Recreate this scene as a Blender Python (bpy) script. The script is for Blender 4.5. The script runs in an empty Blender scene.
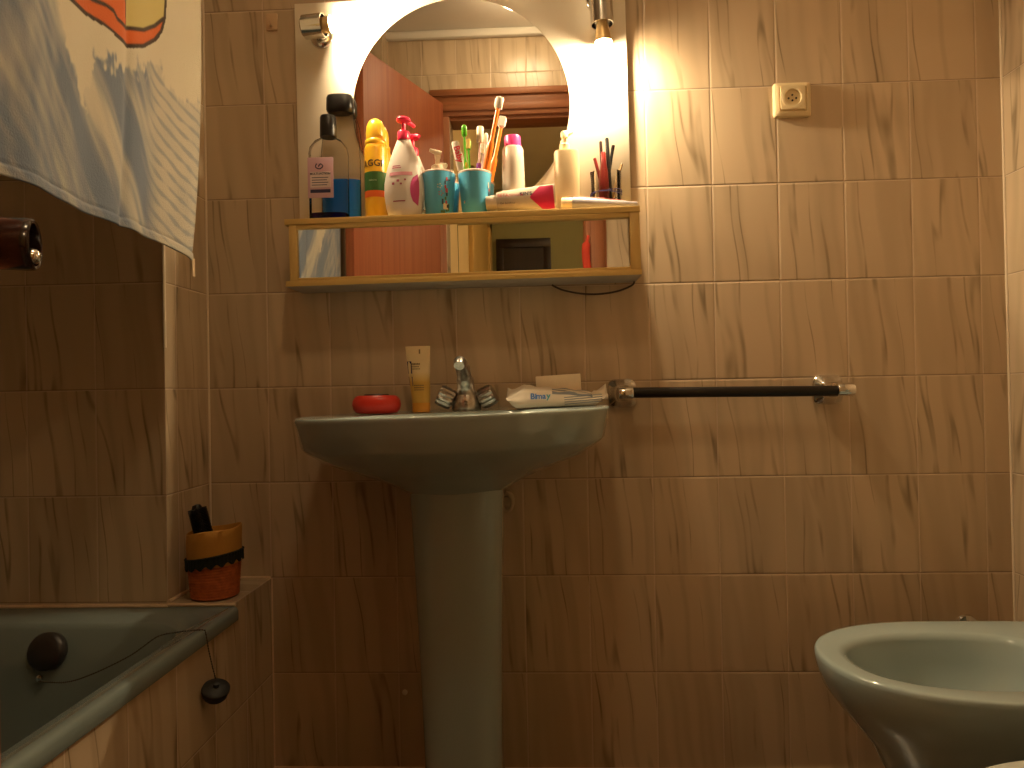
import bpy, bmesh, math, random
from mathutils import Vector, Matrix, noise
random.seed(7)
SC = bpy.context.scene
COL = SC.collection
PI = math.pi

# ------------------------------------------------------------------ helpers
def NB(): return bmesh.new()

def put(name, bm, m, parent=None, angle=40, smooth=True):
    """link a bmesh given in world coordinates as one mesh object"""
    if parent is not None:
        o0 = Vector((0, 0, 0)); q = parent
        while q is not None:
            o0 += q.location; q = q.parent
        bmesh.ops.translate(bm, verts=bm.verts, vec=-o0)
    bmesh.ops.recalc_face_normals(bm, faces=bm.faces)
    me = bpy.data.meshes.new(name); bm.to_mesh(me); bm.free()
    if m is not None:
        for mm in (m if isinstance(m, (list, tuple)) else [m]): me.materials.append(mm)
    if smooth:
        for p in me.polygons: p.use_smooth = True
        me.set_sharp_from_angle(angle=math.radians(angle))
    o = bpy.data.objects.new(name, me); COL.objects.link(o)
    if parent is not None: o.parent = parent
    return o

def tag(o, label, cat, group=None):
    o['label'] = label; o['category'] = cat
    if group: o['group'] = group
    return o

def thing(name, loc, label, cat, group=None):
    o = bpy.data.objects.new(name, None); COL.objects.link(o); o.location = loc
    o.empty_display_size = .05
    return tag(o, label, cat, group)

def paint(o, bm, m):
    """printed pattern: add it to the part's own mesh under its own material"""
    o0 = Vector((0, 0, 0)); q = o
    while q is not None:
        o0 += q.location; q = q.parent
    o.data.materials.append(m); k = len(o.data.materials) - 1
    bmesh.ops.translate(bm, verts=bm.verts, vec=-o0)
    bmesh.ops.recalc_face_normals(bm, faces=bm.faces)
    for f in bm.faces: f.material_index = k; f.smooth = False
    b2 = bmesh.new(); b2.from_mesh(o.data)
    t = bpy.data.meshes.new('print'); bm.to_mesh(t); bm.free(); b2.from_mesh(t); bpy.data.meshes.remove(t)
    b2.to_mesh(o.data); b2.free()

def struct(name, bm, m, angle=30):
    o = put(name, bm, m, None, angle); o['kind'] = 'structure'; return o

def box(bm, x0, x1, y0, y1, z0, z1, bev=0, seg=2, mi=0):
    r = bmesh.ops.create_cube(bm, size=1)
    vs = r['verts']
    for v in vs:
        v.co = Vector((x0 + (v.co.x + .5) * (x1 - x0), y0 + (v.co.y + .5) * (y1 - y0), z0 + (v.co.z + .5) * (z1 - z0)))
    fs = set(f for v in vs for f in v.link_faces)
    for f in fs: f.material_index = mi
    if bev:
        es = list(set(e for v in vs for e in v.link_edges))
        bmesh.ops.bevel(bm, geom=es, offset=bev, segments=seg, affect='EDGES', profile=.5)

def loft(bm, rings, cap0=True, cap1=True, mi=0):
    R = []
    for ring in rings:
        R.append([bm.verts.new(p) for p in ring])
    n = len(R[0])
    for a, b in zip(R[:-1], R[1:]):
        for i in range(n):
            f = bm.faces.new((a[i], a[(i + 1) % n], b[(i + 1) % n], b[i])); f.material_index = mi
    if cap0: f = bm.faces.new(R[0][::-1]); f.material_index = mi
    if cap1: f = bm.faces.new(R[-1]); f.material_index = mi
    return R

def frame(d):
    d = Vector(d).normalized()
    up = Vector((0, 0, 1)) if abs(d.z) < .95 else Vector((0, 1, 0))
    u = d.cross(up).normalized(); v = u.cross(d).normalized()
    return u, v, d

def lathe(bm, prof, c=(0, 0, 0), axis=(0, 0, 1), seg=32, sx=1, sy=1, mi=0, cap0=True, cap1=True, power=2):
    """revolve (r, h) about axis through c; sx, sy squash it, power > 2 squares it"""
    c = Vector(c)
    if tuple(axis) == (0, 0, 1): u, v, d = Vector((1, 0, 0)), Vector((0, 1, 0)), Vector((0, 0, 1))
    else: u, v, d = frame(axis)
    rings = []
    for r, h in prof:
        r = max(r, 1e-5)
        ring = []
        for i in range(seg):
            t = 2 * PI * i / seg
            ct, st = math.cos(t), math.sin(t)
            if power != 2:
                ct = math.copysign(abs(ct) ** (2 / power), ct); st = math.copysign(abs(st) ** (2 / power), st)
            ring.append(c + u * (r * sx * ct) + v * (r * sy * st) + d * h)
        rings.append(ring)
    loft(bm, rings, cap0, cap1, mi)

def tube(bm, pts, rad, seg=10, mi=0, cap=True, flat=1.0, flatdir=None):
    pts = [Vector(p) for p in pts]
    if not isinstance(rad, (list, tuple)): rad = [rad] * len(pts)
    rings = []; u = None
    for i, p in enumerate(pts):
        d = (pts[min(i + 1, len(pts) - 1)] - pts[max(i - 1, 0)]).normalized()
        if u is None:
            if flatdir is not None:
                u = Vector(flatdir); u = (u - d * u.dot(d)).normalized()
            else: u = frame(d)[0]
        else: u = (u - d * u.dot(d)).normalized()
        v = d.cross(u)
        rings.append([p + u * (rad[i] * math.cos(2 * PI * k / seg)) + v * (rad[i] * flat * math.sin(2 * PI * k / seg)) for k in range(seg)])
    loft(bm, rings, cap, cap, mi)

def smooth_path(pts, n=6):
    pts = [Vector(p) for p in pts]; out = []
    for i in range(len(pts) - 1):
        p0, p1, p2, p3 = pts[max(i - 1, 0)], pts[i], pts[i + 1], pts[min(i + 2, len(pts) - 1)]
        for k in range(n):
            t = k / n
            out.append(.5 * ((2 * p1) + (p2 - p0) * t + (2 * p0 - 5 * p1 + 4 * p2 - p3) * t * t + (3 * p1 - p0 - 3 * p2 + p3) * t ** 3))
    out.append(pts[-1]); return out

def rot(bm, m, c=(0, 0, 0), verts=None):
    bmesh.ops.rotate(bm, cent=Vector(c), matrix=m, verts=verts or bm.verts)

def text_bm(s, size, depth=.0003, align='LEFT', bold=0):
    cu = bpy.data.curves.new('lettering', 'FONT'); cu.body = s; cu.size = size; cu.extrude = depth; cu.align_x = align
    cu.offset = bold; cu.resolution_u = 3
    ob = bpy.data.objects.new('lettering', cu); COL.objects.link(ob)
    dg = bpy.context.evaluated_depsgraph_get(); dg.update()
    me = bpy.data.meshes.new_from_object(ob.evaluated_get(dg))
    bm = NB(); bm.from_mesh(me)
    bpy.data.objects.remove(ob); bpy.data.curves.remove(cu); bpy.data.meshes.remove(me)
    rot(bm, Matrix.Rotation(PI / 2, 3, 'X'))          # reads in the xz plane, facing -y
    return bm

def wrap(bm, c, r, a0=0.0, sy=1.0):
    """bend a flat xz drawing (centred on x = 0, z as it is) round an upright cylinder; a0 turns it"""
    for v in bm.verts:
        a = a0 + v.co.x / r
        rr = r - v.co.y
        v.co = Vector((c[0] + rr * math.sin(a), c[1] - rr * sy * math.cos(a), c[2] + v.co.z))

def patch(bm, x0, x1, z0, z1, nx=14, nz=2, th=.0004, mi=0):
    g = [[bm.verts.new((x0 + (x1 - x0) * i / nx, -th, z0 + (z1 - z0) * j / nz)) for i in range(nx + 1)] for j in range(nz + 1)]
    for j in range(nz):
        for i in range(nx):
            f = bm.faces.new((g[j][i], g[j][i + 1], g[j + 1][i + 1], g[j + 1][i])); f.material_index = mi

def flat_poly(bm, pts, y=-.0005, mi=0):
    f = bm.faces.new([bm.verts.new((x, y, z)) for x, z in pts]); f.material_index = mi

# ------------------------------------------------------------------ materials
def mat(name, col, rough=.45, metal=0, spec=.5, trans=0, ior=1.45, emit=None, es=0, coat=0, var=0, vscale=40, bump=0, bscale=200, sss=0):
    m = bpy.data.materials.new(name); m.use_nodes = True
    nt = m.node_tree; p = nt.nodes['Principled BSDF']
    p.inputs['Base Color'].default_value = (*col, 1); p.inputs['Roughness'].default_value = rough
    p.inputs['Metallic'].default_value = metal; p.inputs['Specular IOR Level'].default_value = spec
    p.inputs['Transmission Weight'].default_value = trans; p.inputs['IOR'].default_value = ior
    p.inputs['Coat Weight'].default_value = coat
    if emit: p.inputs['Emission Color'].default_value = (*emit, 1); p.inputs['Emission Strength'].default_value = es
    if var or bump:
        tc = nt.nodes.new('ShaderNodeTexCoord')
    if var:
        n = nt.nodes.new('ShaderNodeTexNoise'); n.inputs['Scale'].default_value = vscale; n.inputs['Detail'].default_value = 4
        nt.links.new(tc.outputs['Object'], n.inputs['Vector'])
        r = nt.nodes.new('ShaderNodeValToRGB')
        r.color_ramp.elements[0].color = (*[c * (1 - var) for c in col], 1); r.color_ramp.elements[0].position = .3
        r.color_ramp.elements[1].color = (*[min(1, c * (1 + var)) for c in col], 1); r.color_ramp.elements[1].position = .7
        nt.links.new(n.outputs['Fac'], r.inputs['Fac']); nt.links.new(r.outputs['Color'], p.inputs['Base Color'])
    if bump:
        n2 = nt.nodes.new('ShaderNodeTexNoise'); n2.inputs['Scale'].default_value = bscale; n2.inputs['Detail'].default_value = 3
        nt.links.new(tc.outputs['Object'], n2.inputs['Vector'])
        b = nt.nodes.new('ShaderNodeBump'); b.inputs['Strength'].default_value = bump; b.inputs['Distance'].default_value = .002
        nt.links.new(n2.outputs['Fac'], b.inputs['Height']); nt.links.new(b.outputs['Normal'], p.inputs['Normal'])
    return m

def wood(name, c1, c2, axis=2, scale=30, rough=.4, stretch=.04, coat=.2):
    m = bpy.data.materials.new(name); m.use_nodes = True
    nt = m.node_tree; p = nt.nodes['Principled BSDF']; L = nt.links.new
    tc = nt.nodes.new('ShaderNodeTexCoord'); mp = nt.nodes.new('ShaderNodeMapping')
    s = [1, 1, 1]; s[axis] = stretch; mp.inputs['Scale'].default_value = s
    n = nt.nodes.new('ShaderNodeTexNoise'); n.inputs['Scale'].default_value = scale; n.inputs['Detail'].default_value = 6; n.inputs['Distortion'].default_value = .6
    r = nt.nodes.new('ShaderNodeValToRGB')
    r.color_ramp.elements[0].color = (*c1, 1); r.color_ramp.elements[0].position = .35
    r.color_ramp.elements[1].color = (*c2, 1); r.color_ramp.elements[1].position = .65
    L(tc.outputs['Object'], mp.inputs['Vector']); L(mp.outputs['Vector'], n.inputs['Vector']); L(n.outputs['Fac'], r.inputs['Fac'])
    L(r.outputs['Color'], p.inputs['Base Color']); p.inputs['Roughness'].default_value = rough; p.inputs['Coat Weight'].default_value = coat
    return m

TW, TH = .15, .22457
def tile(name, uax, uoff, base=(.60, .465, .315), vein=(.21, .155, .09), seed=0, voff=0, vax='Z'):
    """glazed wall tiles 15 x 22.5 cm with slanting brown veins and thin pale joints"""
    m = bpy.data.materials.new(name); m.use_nodes = True
    nt = m.node_tree; p = nt.nodes['Principled BSDF']; L = nt.links.new; N = nt.nodes.new
    def M(op, a, b=None, c=None):
        n = N('ShaderNodeMath'); n.operation = op
        for i, x in enumerate((a, b, c)):
            if x is None: continue
            if isinstance(x, (int, float)): n.inputs[i].default_value = x
            else: L(x, n.inputs[i])
        return n.outputs[0]
    tc = N('ShaderNodeTexCoord'); sp = N('ShaderNodeSeparateXYZ'); L(tc.outputs['Object'], sp.inputs[0])
    U = M('SUBTRACT', sp.outputs[uax], uoff); V = M('SUBTRACT', sp.outputs[vax], voff)
    u = M('DIVIDE', U, TW); v = M('DIVIDE', V, TH)
    fu = M('FLOOR', u); fv = M('FLOOR', v)
    ru = M('SUBTRACT', u, fu); rv = M('SUBTRACT', v, fv)
    eu = M('MULTIPLY', M('MINIMUM', ru, M('SUBTRACT', 1.0, ru)), TW)
    ev = M('MULTIPLY', M('MINIMUM', rv, M('SUBTRACT', 1.0, rv)), TH)
    e = M('MINIMUM', eu, ev)
    cb = N('ShaderNodeCombineXYZ'); L(fu, cb.inputs[0]); L(fv, cb.inputs[1]); cb.inputs[2].default_value = seed + .5
    wn = N('ShaderNodeTexWhiteNoise'); wn.noise_dimensions = '3D'; L(cb.outputs[0], wn.inputs['Vector'])
    rnd = wn.outputs['Value']
    # veins: thin lines that lean to the right going down
    px = M('ADD', M('ADD', U, M('ADD', M('MULTIPLY', V, .10), M('MULTIPLY', M('SINE', M('MULTIPLY', V, 31.0)), .0022))), M('MULTIPLY', rnd, .021))
    def veins(fx, fz, off, lo, hi):
        c = N('ShaderNodeCombineXYZ'); L(M('MULTIPLY', px, fx), c.inputs[0]); L(M('ADD', M('MULTIPLY', V, fz), M('MULTIPLY', fv, 3.7)), c.inputs[1])
        L(M('ADD', M('MULTIPLY', rnd, .6), off), c.inputs[2])
        n = N('ShaderNodeTexNoise'); n.inputs['Scale'].default_value = 1; n.inputs['Detail'].default_value = 1.2; n.inputs['Roughness'].default_value = .5
        L(c.outputs[0], n.inputs['Vector'])
        d = M('ABSOLUTE', M('SUBTRACT', n.outputs['Fac'], .5))
        mr = N('ShaderNodeMapRange'); mr.interpolation_type = 'SMOOTHSTEP'
        mr.inputs['From Min'].default_value = lo; mr.inputs['From Max'].default_value = hi; mr.inputs['To Min'].default_value = 1; mr.inputs['To Max'].default_value = 0
        L(d, mr.inputs['Value']); return mr.outputs[0]
    v1 = veins(17, .8, 1.3, .0, .022)
    v2 = veins(17, .9, 7.9, .0, .12)
    # veins fade in and out along their length
    c = N('ShaderNodeCombineXYZ'); L(M('MULTIPLY', px, 30), c.inputs[0]); L(M('MULTIPLY', V, 9), c.inputs[1]); L(rnd, c.inputs[2])
    n3 = N('ShaderNodeTexNoise'); n3.inputs['Scale'].default_value = 1; n3.inputs['Detail'].default_value = 1; L(c.outputs[0], n3.inputs['Vector'])
    mr = N('ShaderNodeMapRange'); mr.inputs['From Min'].default_value = .36; mr.inputs['From Max'].default_value = .68; L(n3.outputs['Fac'], mr.inputs['Value'])
    amt = M('MINIMUM', M('ADD', M('MULTIPLY', M('MULTIPLY', v1, mr.outputs[0]), .70), M('MULTIPLY', v2, .20)), 1.0)
    mx = N('ShaderNodeMix'); mx.data_type = 'RGBA'; L(amt, mx.inputs['Factor'])
    mx.inputs['A'].default_value = (*base, 1); mx.inputs['B'].default_value = (*vein, 1)
    hs = N('ShaderNodeHueSaturation'); L(mx.outputs['Result'], hs.inputs['Color']); L(M('ADD', .95, M('MULTIPLY', rnd, .1)), hs.inputs['Value'])
    # joints
    g = N('ShaderNodeMapRange'); g.inputs['From Min'].default_value = .0008; g.inputs['From Max'].default_value = .0016; g.inputs['To Min'].default_value = 1; g.inputs['To Max'].default_value = 0
    L(e, g.inputs['Value'])
    gx = N('ShaderNodeMix'); gx.data_type = 'RGBA'; L(M('MULTIPLY', g.outputs[0], .8), gx.inputs['Factor']); L(hs.outputs['Color'], gx.inputs['A'])
    gx.inputs['B'].default_value = (.66, .52, .38, 1)
    gh = N('ShaderNodeMapRange'); gh.inputs['From Min'].default_value = .0006; gh.inputs['From Max'].default_value = .0016; gh.inputs['To Min'].default_value = 1; gh.inputs['To Max'].default_value = 0
    L(M('ABSOLUTE', M('SUBTRACT', M('MULTIPLY', rv, TH), .0013)), gh.inputs['Value'])
    gd = N('ShaderNodeMix'); gd.data_type = 'RGBA'; L(M('MULTIPLY', gh.outputs[0], .55), gd.inputs['Factor']); L(gx.outputs['Result'], gd.inputs['A'])
    gd.inputs['B'].default_value = (.16, .10, .055, 1)
    L(gd.outputs['Result'], p.inputs['Base Color'])
    L(M('ADD', .24, M('MULTIPLY', g.outputs[0], .5)), p.inputs['Roughness'])
    p.inputs['Specular IOR Level'].default_value = .5
    h = N('ShaderNodeMapRange'); h.inputs['From Min'].default_value = .0006; h.inputs['From Max'].default_value = .0035; L(e, h.inputs['Value'])
    wv = N('ShaderNodeTexNoise'); wv.inputs['Scale'].default_value = 9; L(tc.outputs['Object'], wv.inputs['Vector'])
    b = N('ShaderNodeBump'); b.inputs['Strength'].default_value = .5; b.inputs['Distance'].default_value = .0012
    L(M('ADD', h.outputs[0], M('MULTIPLY', wv.outputs['Fac'], .6)), b.inputs['Height']); L(b.outputs['Normal'], p.inputs['Normal'])
    return m

def glass(name, col, rough=.05, ior=1.45):
    """thin clear wall: mostly transparent, mirror-like at grazing angles"""
    m = bpy.data.materials.new(name); m.use_nodes = True
    nt = m.node_tree; nt.nodes.remove(nt.nodes['Principled BSDF']); out = nt.nodes['Material Output']
    t = nt.nodes.new('ShaderNodeBsdfTransparent'); t.inputs['Color'].default_value = (*col, 1)
    g = nt.nodes.new('ShaderNodeBsdfGlossy'); g.inputs['Roughness'].default_value = rough
    f = nt.nodes.new('ShaderNodeFresnel'); f.inputs['IOR'].default_value = ior
    x = nt.nodes.new('ShaderNodeMixShader')
    nt.links.new(f.outputs[0], x.inputs[0]); nt.links.new(t.outputs[0], x.inputs[1]); nt.links.new(g.outputs[0], x.inputs[2])
    nt.links.new(x.outputs[0], out.inputs['Surface']); return m

WARM = (1.0, .76, .45)
T_BACK = tile('veined tile back wall', 'X', 0.0, seed=1)
T_JUT = tile('veined tile alcove end', 'X', -1.045, seed=2)
T_SIDE = tile('veined tile side', 'Y', 0.0, seed=3)
T_APRON = tile('veined tile bath apron', 'Y', 0.0, seed=5)
T_TOP = tile('veined tile ledge top', 'Y', 0.03, seed=6, voff=-.9, vax='X')
T_FLOOR = tile('brown floor tile', 'X', 0.0, base=(.10, .07, .045), seed=8, vax='Y')
M_GROUT = mat('pale grout bead', (.72, .55, .38), .7, var=.08)
M_BEAD = mat('cream corner bead', (.78, .66, .5), .35)
M_PLASTER = mat('white plaster', (.78, .74, .66), .8, var=.03, vscale=6)
M_CREAM = mat('cream hall paint', (.85, .68, .36), .7, var=.03, vscale=5)
M_OLIVE = mat('olive hall paint', (.36, .35, .17), .75, var=.04, vscale=5)
M_SAGE = mat('sage green ceramic', (.33, .405, .395), .12, coat=.5)
M_SAGE_LIGHT = mat('pale sage seat', (.62, .64, .56), .25)
M_CHROME = mat('chrome', (.75, .74, .72), .12, metal=1)
M_CHROME_D = mat('worn chrome', (.50, .47, .43), .28, metal=1, var=.25, vscale=120)
M_BLACK = mat('black plastic', (.012, .011, .011), .3)
M_BLACKBAR = mat('black brown bar', (.007, .005, .004), .3)
M_RUBBER = mat('black rubber', (.02, .02, .02), .5)
M_BROWNKNOB = mat('dark brown bakelite', (.014, .005, .004), .2, coat=.4)
M_DOOR = wood('reddish brown door veneer', (.29, .072, .026), (.37, .112, .042), axis=2, scale=45, rough=.5, stretch=.02, coat=0)
M_CASING = wood('brown door casing', (.26, .080, .022), (.36, .125, .036), axis=2, scale=40, rough=.5, stretch=.03, coat=0)
M_LINTEL = wood('brown door lintel', (.22, .070, .022), (.31, .11, .036), axis=0, scale=40, rough=.5, stretch=.03, coat=0)
M_DARKDOOR = wood('dark brown hall door', (.016, .007, .005), (.026, .012, .008), axis=2, scale=40, rough=.4)
M_PINE = wood('golden shelf wood', (.66, .45, .14), (.70, .48, .155), axis=0, scale=40, rough=.45, stretch=.03, coat=.1)
M_PINE_V = wood('golden upright wood', (.62, .42, .135), (.66, .45, .15), axis=2, scale=40, rough=.45, stretch=.03, coat=.1)
M_UNDER = mat('grey board underside', (.42, .36, .30), .6)
M_PANEL = mat('cream laminate', (.80, .72, .58), .35, var=.02, vscale=5)
M_MIRROR = mat('mirror silver', (.86, .86, .84), .012, metal=1)
M_MIRROR_EDGE = mat('mirror ground edge', (.45, .48, .42), .25, metal=.6)
M_WHITE = mat('white plastic', (.80, .78, .74), .35)
M_CREAMPL = mat('cream plastic', (.80, .69, .48), .4)
M_IVORY = mat('ivory plastic', (.80, .66, .40), .35)

# ------------------------------------------------------------------ camera (solved from the tile joints)
cam = bpy.data.cameras.new('camera'); camo = bpy.data.objects.new('camera', cam); COL.objects.link(camo)
cam.sensor_width = 36; cam.sensor_fit = 'HORIZONTAL'; cam.lens = 732.907 / 1024 * 36; cam.clip_start = .01
a, b, c = .009171463, .018404036, .0437012164
Mr = Matrix.Rotation(c, 3, 'Z') @ Matrix.Rotation(b, 3, 'Y') @ Matrix.Rotation(a, 3, 'X')   # columns: right, forward, up
R4 = Matrix((Mr.col[0], Mr.col[2], -Mr.col[1])).transposed().to_4x4()
camo.matrix_world = Matrix.Translation((-.247665, -1.710669, .880910)) @ R4
SC.camera = camo

# ------------------------------------------------------------------ setting
XL, XJ, XR, XT = -1.045, -1.62, .8072, -.90     # left return, alcove wall, right wall, bath front
YD, CE = -1.47, 2.43
bm = NB(); box(bm, -1.75, XR + .1, 0, .1, -.05, CE + .05); struct('wall_back', bm, T_BACK)
bm = NB(); box(bm, XR, XR + .1, YD - .1, .05, -.05, CE + .05); struct('wall_right', bm, T_SIDE)
bm = NB(); box(bm, XJ - .1, XJ, YD - .1, .05, -.05, CE + .05); struct('wall_left', bm, T_SIDE)
# boxed pier at the end of the bath: front face and return face tiled
bm = NB(); box(bm, XJ, XL, -.2, 0, 0, CE)
for f in bm.faces: f.material_index = 1 if abs(f.normal.x) > .5 else 0
struct('wall_alcove', bm, [T_JUT, T_SIDE])
bm = NB(); box(bm, XJ, -.895, YD, -1.36, 0, CE)
for f in bm.faces: f.material_index = 1 if abs(f.normal.x) > .5 else 0
struct('wall_bath_foot', bm, [T_JUT, T_SIDE])
# tiled bath front with the ledge behind the bath
bm = NB(); box(bm, XT - .03, XT, -1.36, 0, 0, .4125)
for f in bm.faces: f.material_index = 1 if f.normal.z > .5 else 0
struct('wall_bath_apron', bm, [T_APRON, T_TOP])
bm = NB(); box(bm, XT - .03, XT, -.2, 0, .4125, .449); box(bm, XL, XT - .03, -.2, 0, 0, .449)
for f in bm.faces: f.material_index = 1 if f.normal.z > .5 else 0
struct('wall_bath_ledge', bm, [T_APRON, T_TOP])
bm = NB(); box(bm, XJ - .1, XR + .1, YD - .1, .05, -.06, 0); struct('floor', bm, T_FLOOR)
bm = NB(); box(bm, XJ - .1, XR + .1, YD - .1, .05, CE, CE + .06); struct('ceiling', bm, M_PLASTER)
bm = NB(); box(bm, XJ, XR, YD, YD + .03, CE - .035, CE, .01); box(bm, XJ, XR, -.03, 0, CE - .035, CE, .01); struct('trim_1', bm, M_PLASTER)
# grout and corner beads
bm = NB()
tube(bm, [(XL + .001, -.2005, .985), (XL + .001, -.2005, CE)], .0035, 8); struct('trim_2', bm, M_BEAD)
bm = NB()
tube(bm, [(XR - .001, -.001, 0), (XR - .001, -.001, CE)], .0028, 8)
tube(bm, [(XL + .001, -.001, .449), (XL + .001, -.001, CE)], .0028, 8); struct('trim_3', bm, M_BEAD)
bm = NB()
tube(bm, [(XT, -.001, .002), (XR, -.001, .002)], .004, 6)
tube(bm, [(XL, -.003, .4505), (XT - .002, -.003, .4505)], .0035, 6)
tube(bm, [(XL, 0, .4505), (XL + .001, -.2, .4505)], .0045, 6)
tube(bm, [(XJ, -.201, .4425), (XL, -.201, .4425)], .0045, 6)
tube(bm, [(XT, 0, .0), (XT, 0, .449)], .003, 6); tube(bm, [(XL, -.2, .4445), (XT, -.2, .4445)], .004, 6); struct('trim_4', bm, M_GROUT)
# door wall
DX0, DX1, DZ = -.63, -.07, 2.06
bm = NB()
box(bm, XJ, DX0, YD - .1, YD, 0, CE); box(bm, DX1, XR, YD - .1, YD, 0, CE); box(bm, DX0, DX1, YD - .1, YD, DZ, CE)
struct('wall_front', bm, T_BACK)
bm = NB()
def casing(bm, x0, x1, y0, y1, z0, z1):
    box(bm, x0, x1, y0, y1, z0, z1, .003)
casing(bm, DX1 + .002, DX1 + .085, YD, YD + .014, 0, DZ + .085); casing(bm, DX1 + .02, DX1 + .075, YD + .01, YD + .022, 0, DZ + .08)
casing(bm, DX1 - .002, DX1 + .012, YD - .11, YD + .006, 0, DZ + .01)
casing(bm, DX0 - .085, DX0 - .002, YD, YD + .014, 0, DZ + .085)
struct('trim_5', bm, M_CASING)
bm = NB()
casing(bm, DX0 - .085, DX1 + .085, YD, YD + .016, DZ, DZ + .118); casing(bm, DX0 - .07, DX1 + .07, YD + .01, YD + .024, DZ + .02, DZ + .05)
casing(bm, DX0 - .085, DX1 + .085, YD + .01, YD + .026, DZ + .085, DZ + .112)
casing(bm, DX0, DX1, YD - .11, YD + .004, DZ - .016, DZ + .002)
struct('trim_6', bm, M_LINTEL)
# open door leaf, just outside the left edge of the view, with its knob
hinge = Vector((-.655, YD + .03, 0)); tip = Vector((-.868, -.905, 0))
d = (tip - hinge).normalized(); n = Vector((d.y, -d.x, 0))
def leaf_pt(s, t, z): return hinge + d * s + n * t + Vector((0, 0, z))
def leaf_box(bm, s0, s1, t0, t1, z0, z1, bev=0):
    k = len(bm.verts); box(bm, s0, s1, t0, t1, z0, z1, bev)
    bm.verts.ensure_lookup_table()
    for v in list(bm.verts)[k:]: v.co = leaf_pt(v.co.x, v.co.y, v.co.z)
DL = (tip - hinge).length
door = bpy.data.objects.new('door_1', None); COL.objects.link(door); door.location = hinge; door['kind'] = 'structure'
bm = NB(); leaf_box(bm, 0, DL, -.035, 0, .01, 2.11, .002); put('door_leaf', bm, M_DOOR, door)
bm = NB(); kc = leaf_pt(DL - .068, 0, 1.047)
lathe(bm, [(.032, 0), (.032, .004), (.016, .006), (.015, .010), (.024, .014), (.0274, .018), (.0280, .047), (.0274, .0545), (.0255, .0565), (.0230, .0555), (.0222, .047), (.0, .046)], kc, n, 40)
kn = put('door_knob', bm, M_BROWNKNOB, door)
bm = NB(); u_, v_, _ = frame(n)
lathe(bm, [(.0085, .045), (.0090, .052), (.0078, .0575), (.0045, .0605), (0, .061)], kc - Vector((0, 0, .0125)), n, 18)
put('lock_button', bm, M_CHROME, kn)
# hall beyond the door (seen in the mirrors)
bm = NB(); box(bm, XJ, 1.2, -4.3, YD - .1, -.06, 0); struct('floor_hall', bm, T_FLOOR)
bm = NB(); box(bm, XJ, 1.2, -4.3, YD - .1, 2.5, 2.56); struct('ceiling_hall', bm, M_PLASTER)
bm = NB(); box(bm, -.80, -.64, -4.2, YD - .1, 0, 2.5); struct('wall_hall_left', bm, M_CREAM)
bm = NB(); box(bm, -.8, 1.2, -4.3, -4.2, 0, 2.5); struct('wall_hall_end', bm, M_OLIVE)
bm = NB(); box(bm, 1.1, 1.2, -4.2, YD - .1, 0, 2.5); struct('wall_hall_right', bm, M_CREAM)
bm = NB(); box(bm, -.05, 1.2, YD - .11, YD - .1, 0, 2.5); struct('wall_hall_front', bm, M_CREAM)
d2 = bpy.data.objects.new('door_2', None); COL.objects.link(d2); d2.location = (-.4, -4.2, 0); d2['kind'] = 'structure'
bm = NB(); box(bm, -.60, -.545, -4.2, -4.16, 0, 2.06, .004); box(bm, -.23, -.175, -4.2, -4.16, 0, 2.06, .004); box(bm, -.6, -.175, -4.2, -4.158, 1.99, 2.06, .004)
put('door_frame', bm, M_DARKDOOR, d2)
bm = NB(); box(bm, -.545, -.23, -4.2, -4.175, 0, 1.99)
for z0, z1 in ((.15, .8), (.92, 1.72)): box(bm, -.50, -.30, -4.178, -4.165, z0, z1, .008)
box(bm, -.545, -.23, -4.18, -4.163, 1.76, 1.785, .004)
dp = put('door_panel', bm, M_DARKDOOR, d2)
bm = NB(); tube(bm, [(-.275, -4.175, 1.30), (-.275, -4.14, 1.32), (-.275, -4.14, 1.75), (-.275, -4.175, 1.77)], .012, 8); put('door_handle', bm, M_CHROME, dp)
d3 = bpy.data.objects.new('door_3', None); COL.objects.link(d3); d3.location = (-.64, -3.1, 0); d3['kind'] = 'structure'
bm = NB(); box(bm, -.64, -.615, -2.55, -2.42, 0, 2.15, .004); box(bm, -.64, -.615, -3.95, -3.75, 0, 2.15, .004); box(bm, -.64, -.615, -3.95, -2.42, 2.06, 2.15, .004)
put('door_frame', bm, M_PINE_V, d3)
bm = NB(); box(bm, -.64, -.63, -3.75, -2.55, 0, 2.06); put('door_leaf', bm, M_PINE_V, d3)

# ------------------------------------------------------------------ mirror cabinet with spotlights
X0, X1 = -.8155, -.0325
def shelf_z(x): return 1.2735 + (x + .4245) * .0093
CT = Matrix.Rotation(-.0093, 3, 'Y')
cab = thing('mirror_cabinet', (-.4245, 0, 1.12), 'cream wall panel with round mirror above a golden wooden shelf box with mirror doors', 'mirror cabinet')
def cput(name, bm, m, parent=cab, **k):
    rot(bm, CT, (-.4245, 0, 1.2735)); return put(name, bm, m, parent, **k)
bm = NB(); box(bm, -.812, -.0395, -.02, -.001, 1.27, 1.803, .0012); cput('back_panel', bm, M_PANEL)
bm = NB(); lathe(bm, [(.2530, 0), (.2530, .003), (.2518, .005), (0, .005)], (-.4257, -.0205, 1.5405), (0, -1, 0), 128); 
mo = cput('round_mirror', bm, M_MIRROR, angle=20)
mo.data.materials.append(M_MIRROR_EDGE)
for p in mo.data.polygons:
    cx = p.center; r = math.hypot(cx.x - (-.4257 + .4245), cx.z - (1.5405 - 1.12))
    if r > .2519 and len(p.vertices) == 4: p.material_index = 1
bm = NB(); box(bm, X0, X1, -.115, -.001, 1.2605, 1.2735, .001); cput('shelf_top', bm, M_PINE)
bm = NB(); box(bm, X0, X1, -.115, -.001, 1.1235, 1.136, .001)
for f in bm.faces: f.material_index = 1 if f.normal.z < -.8 else 0
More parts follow.
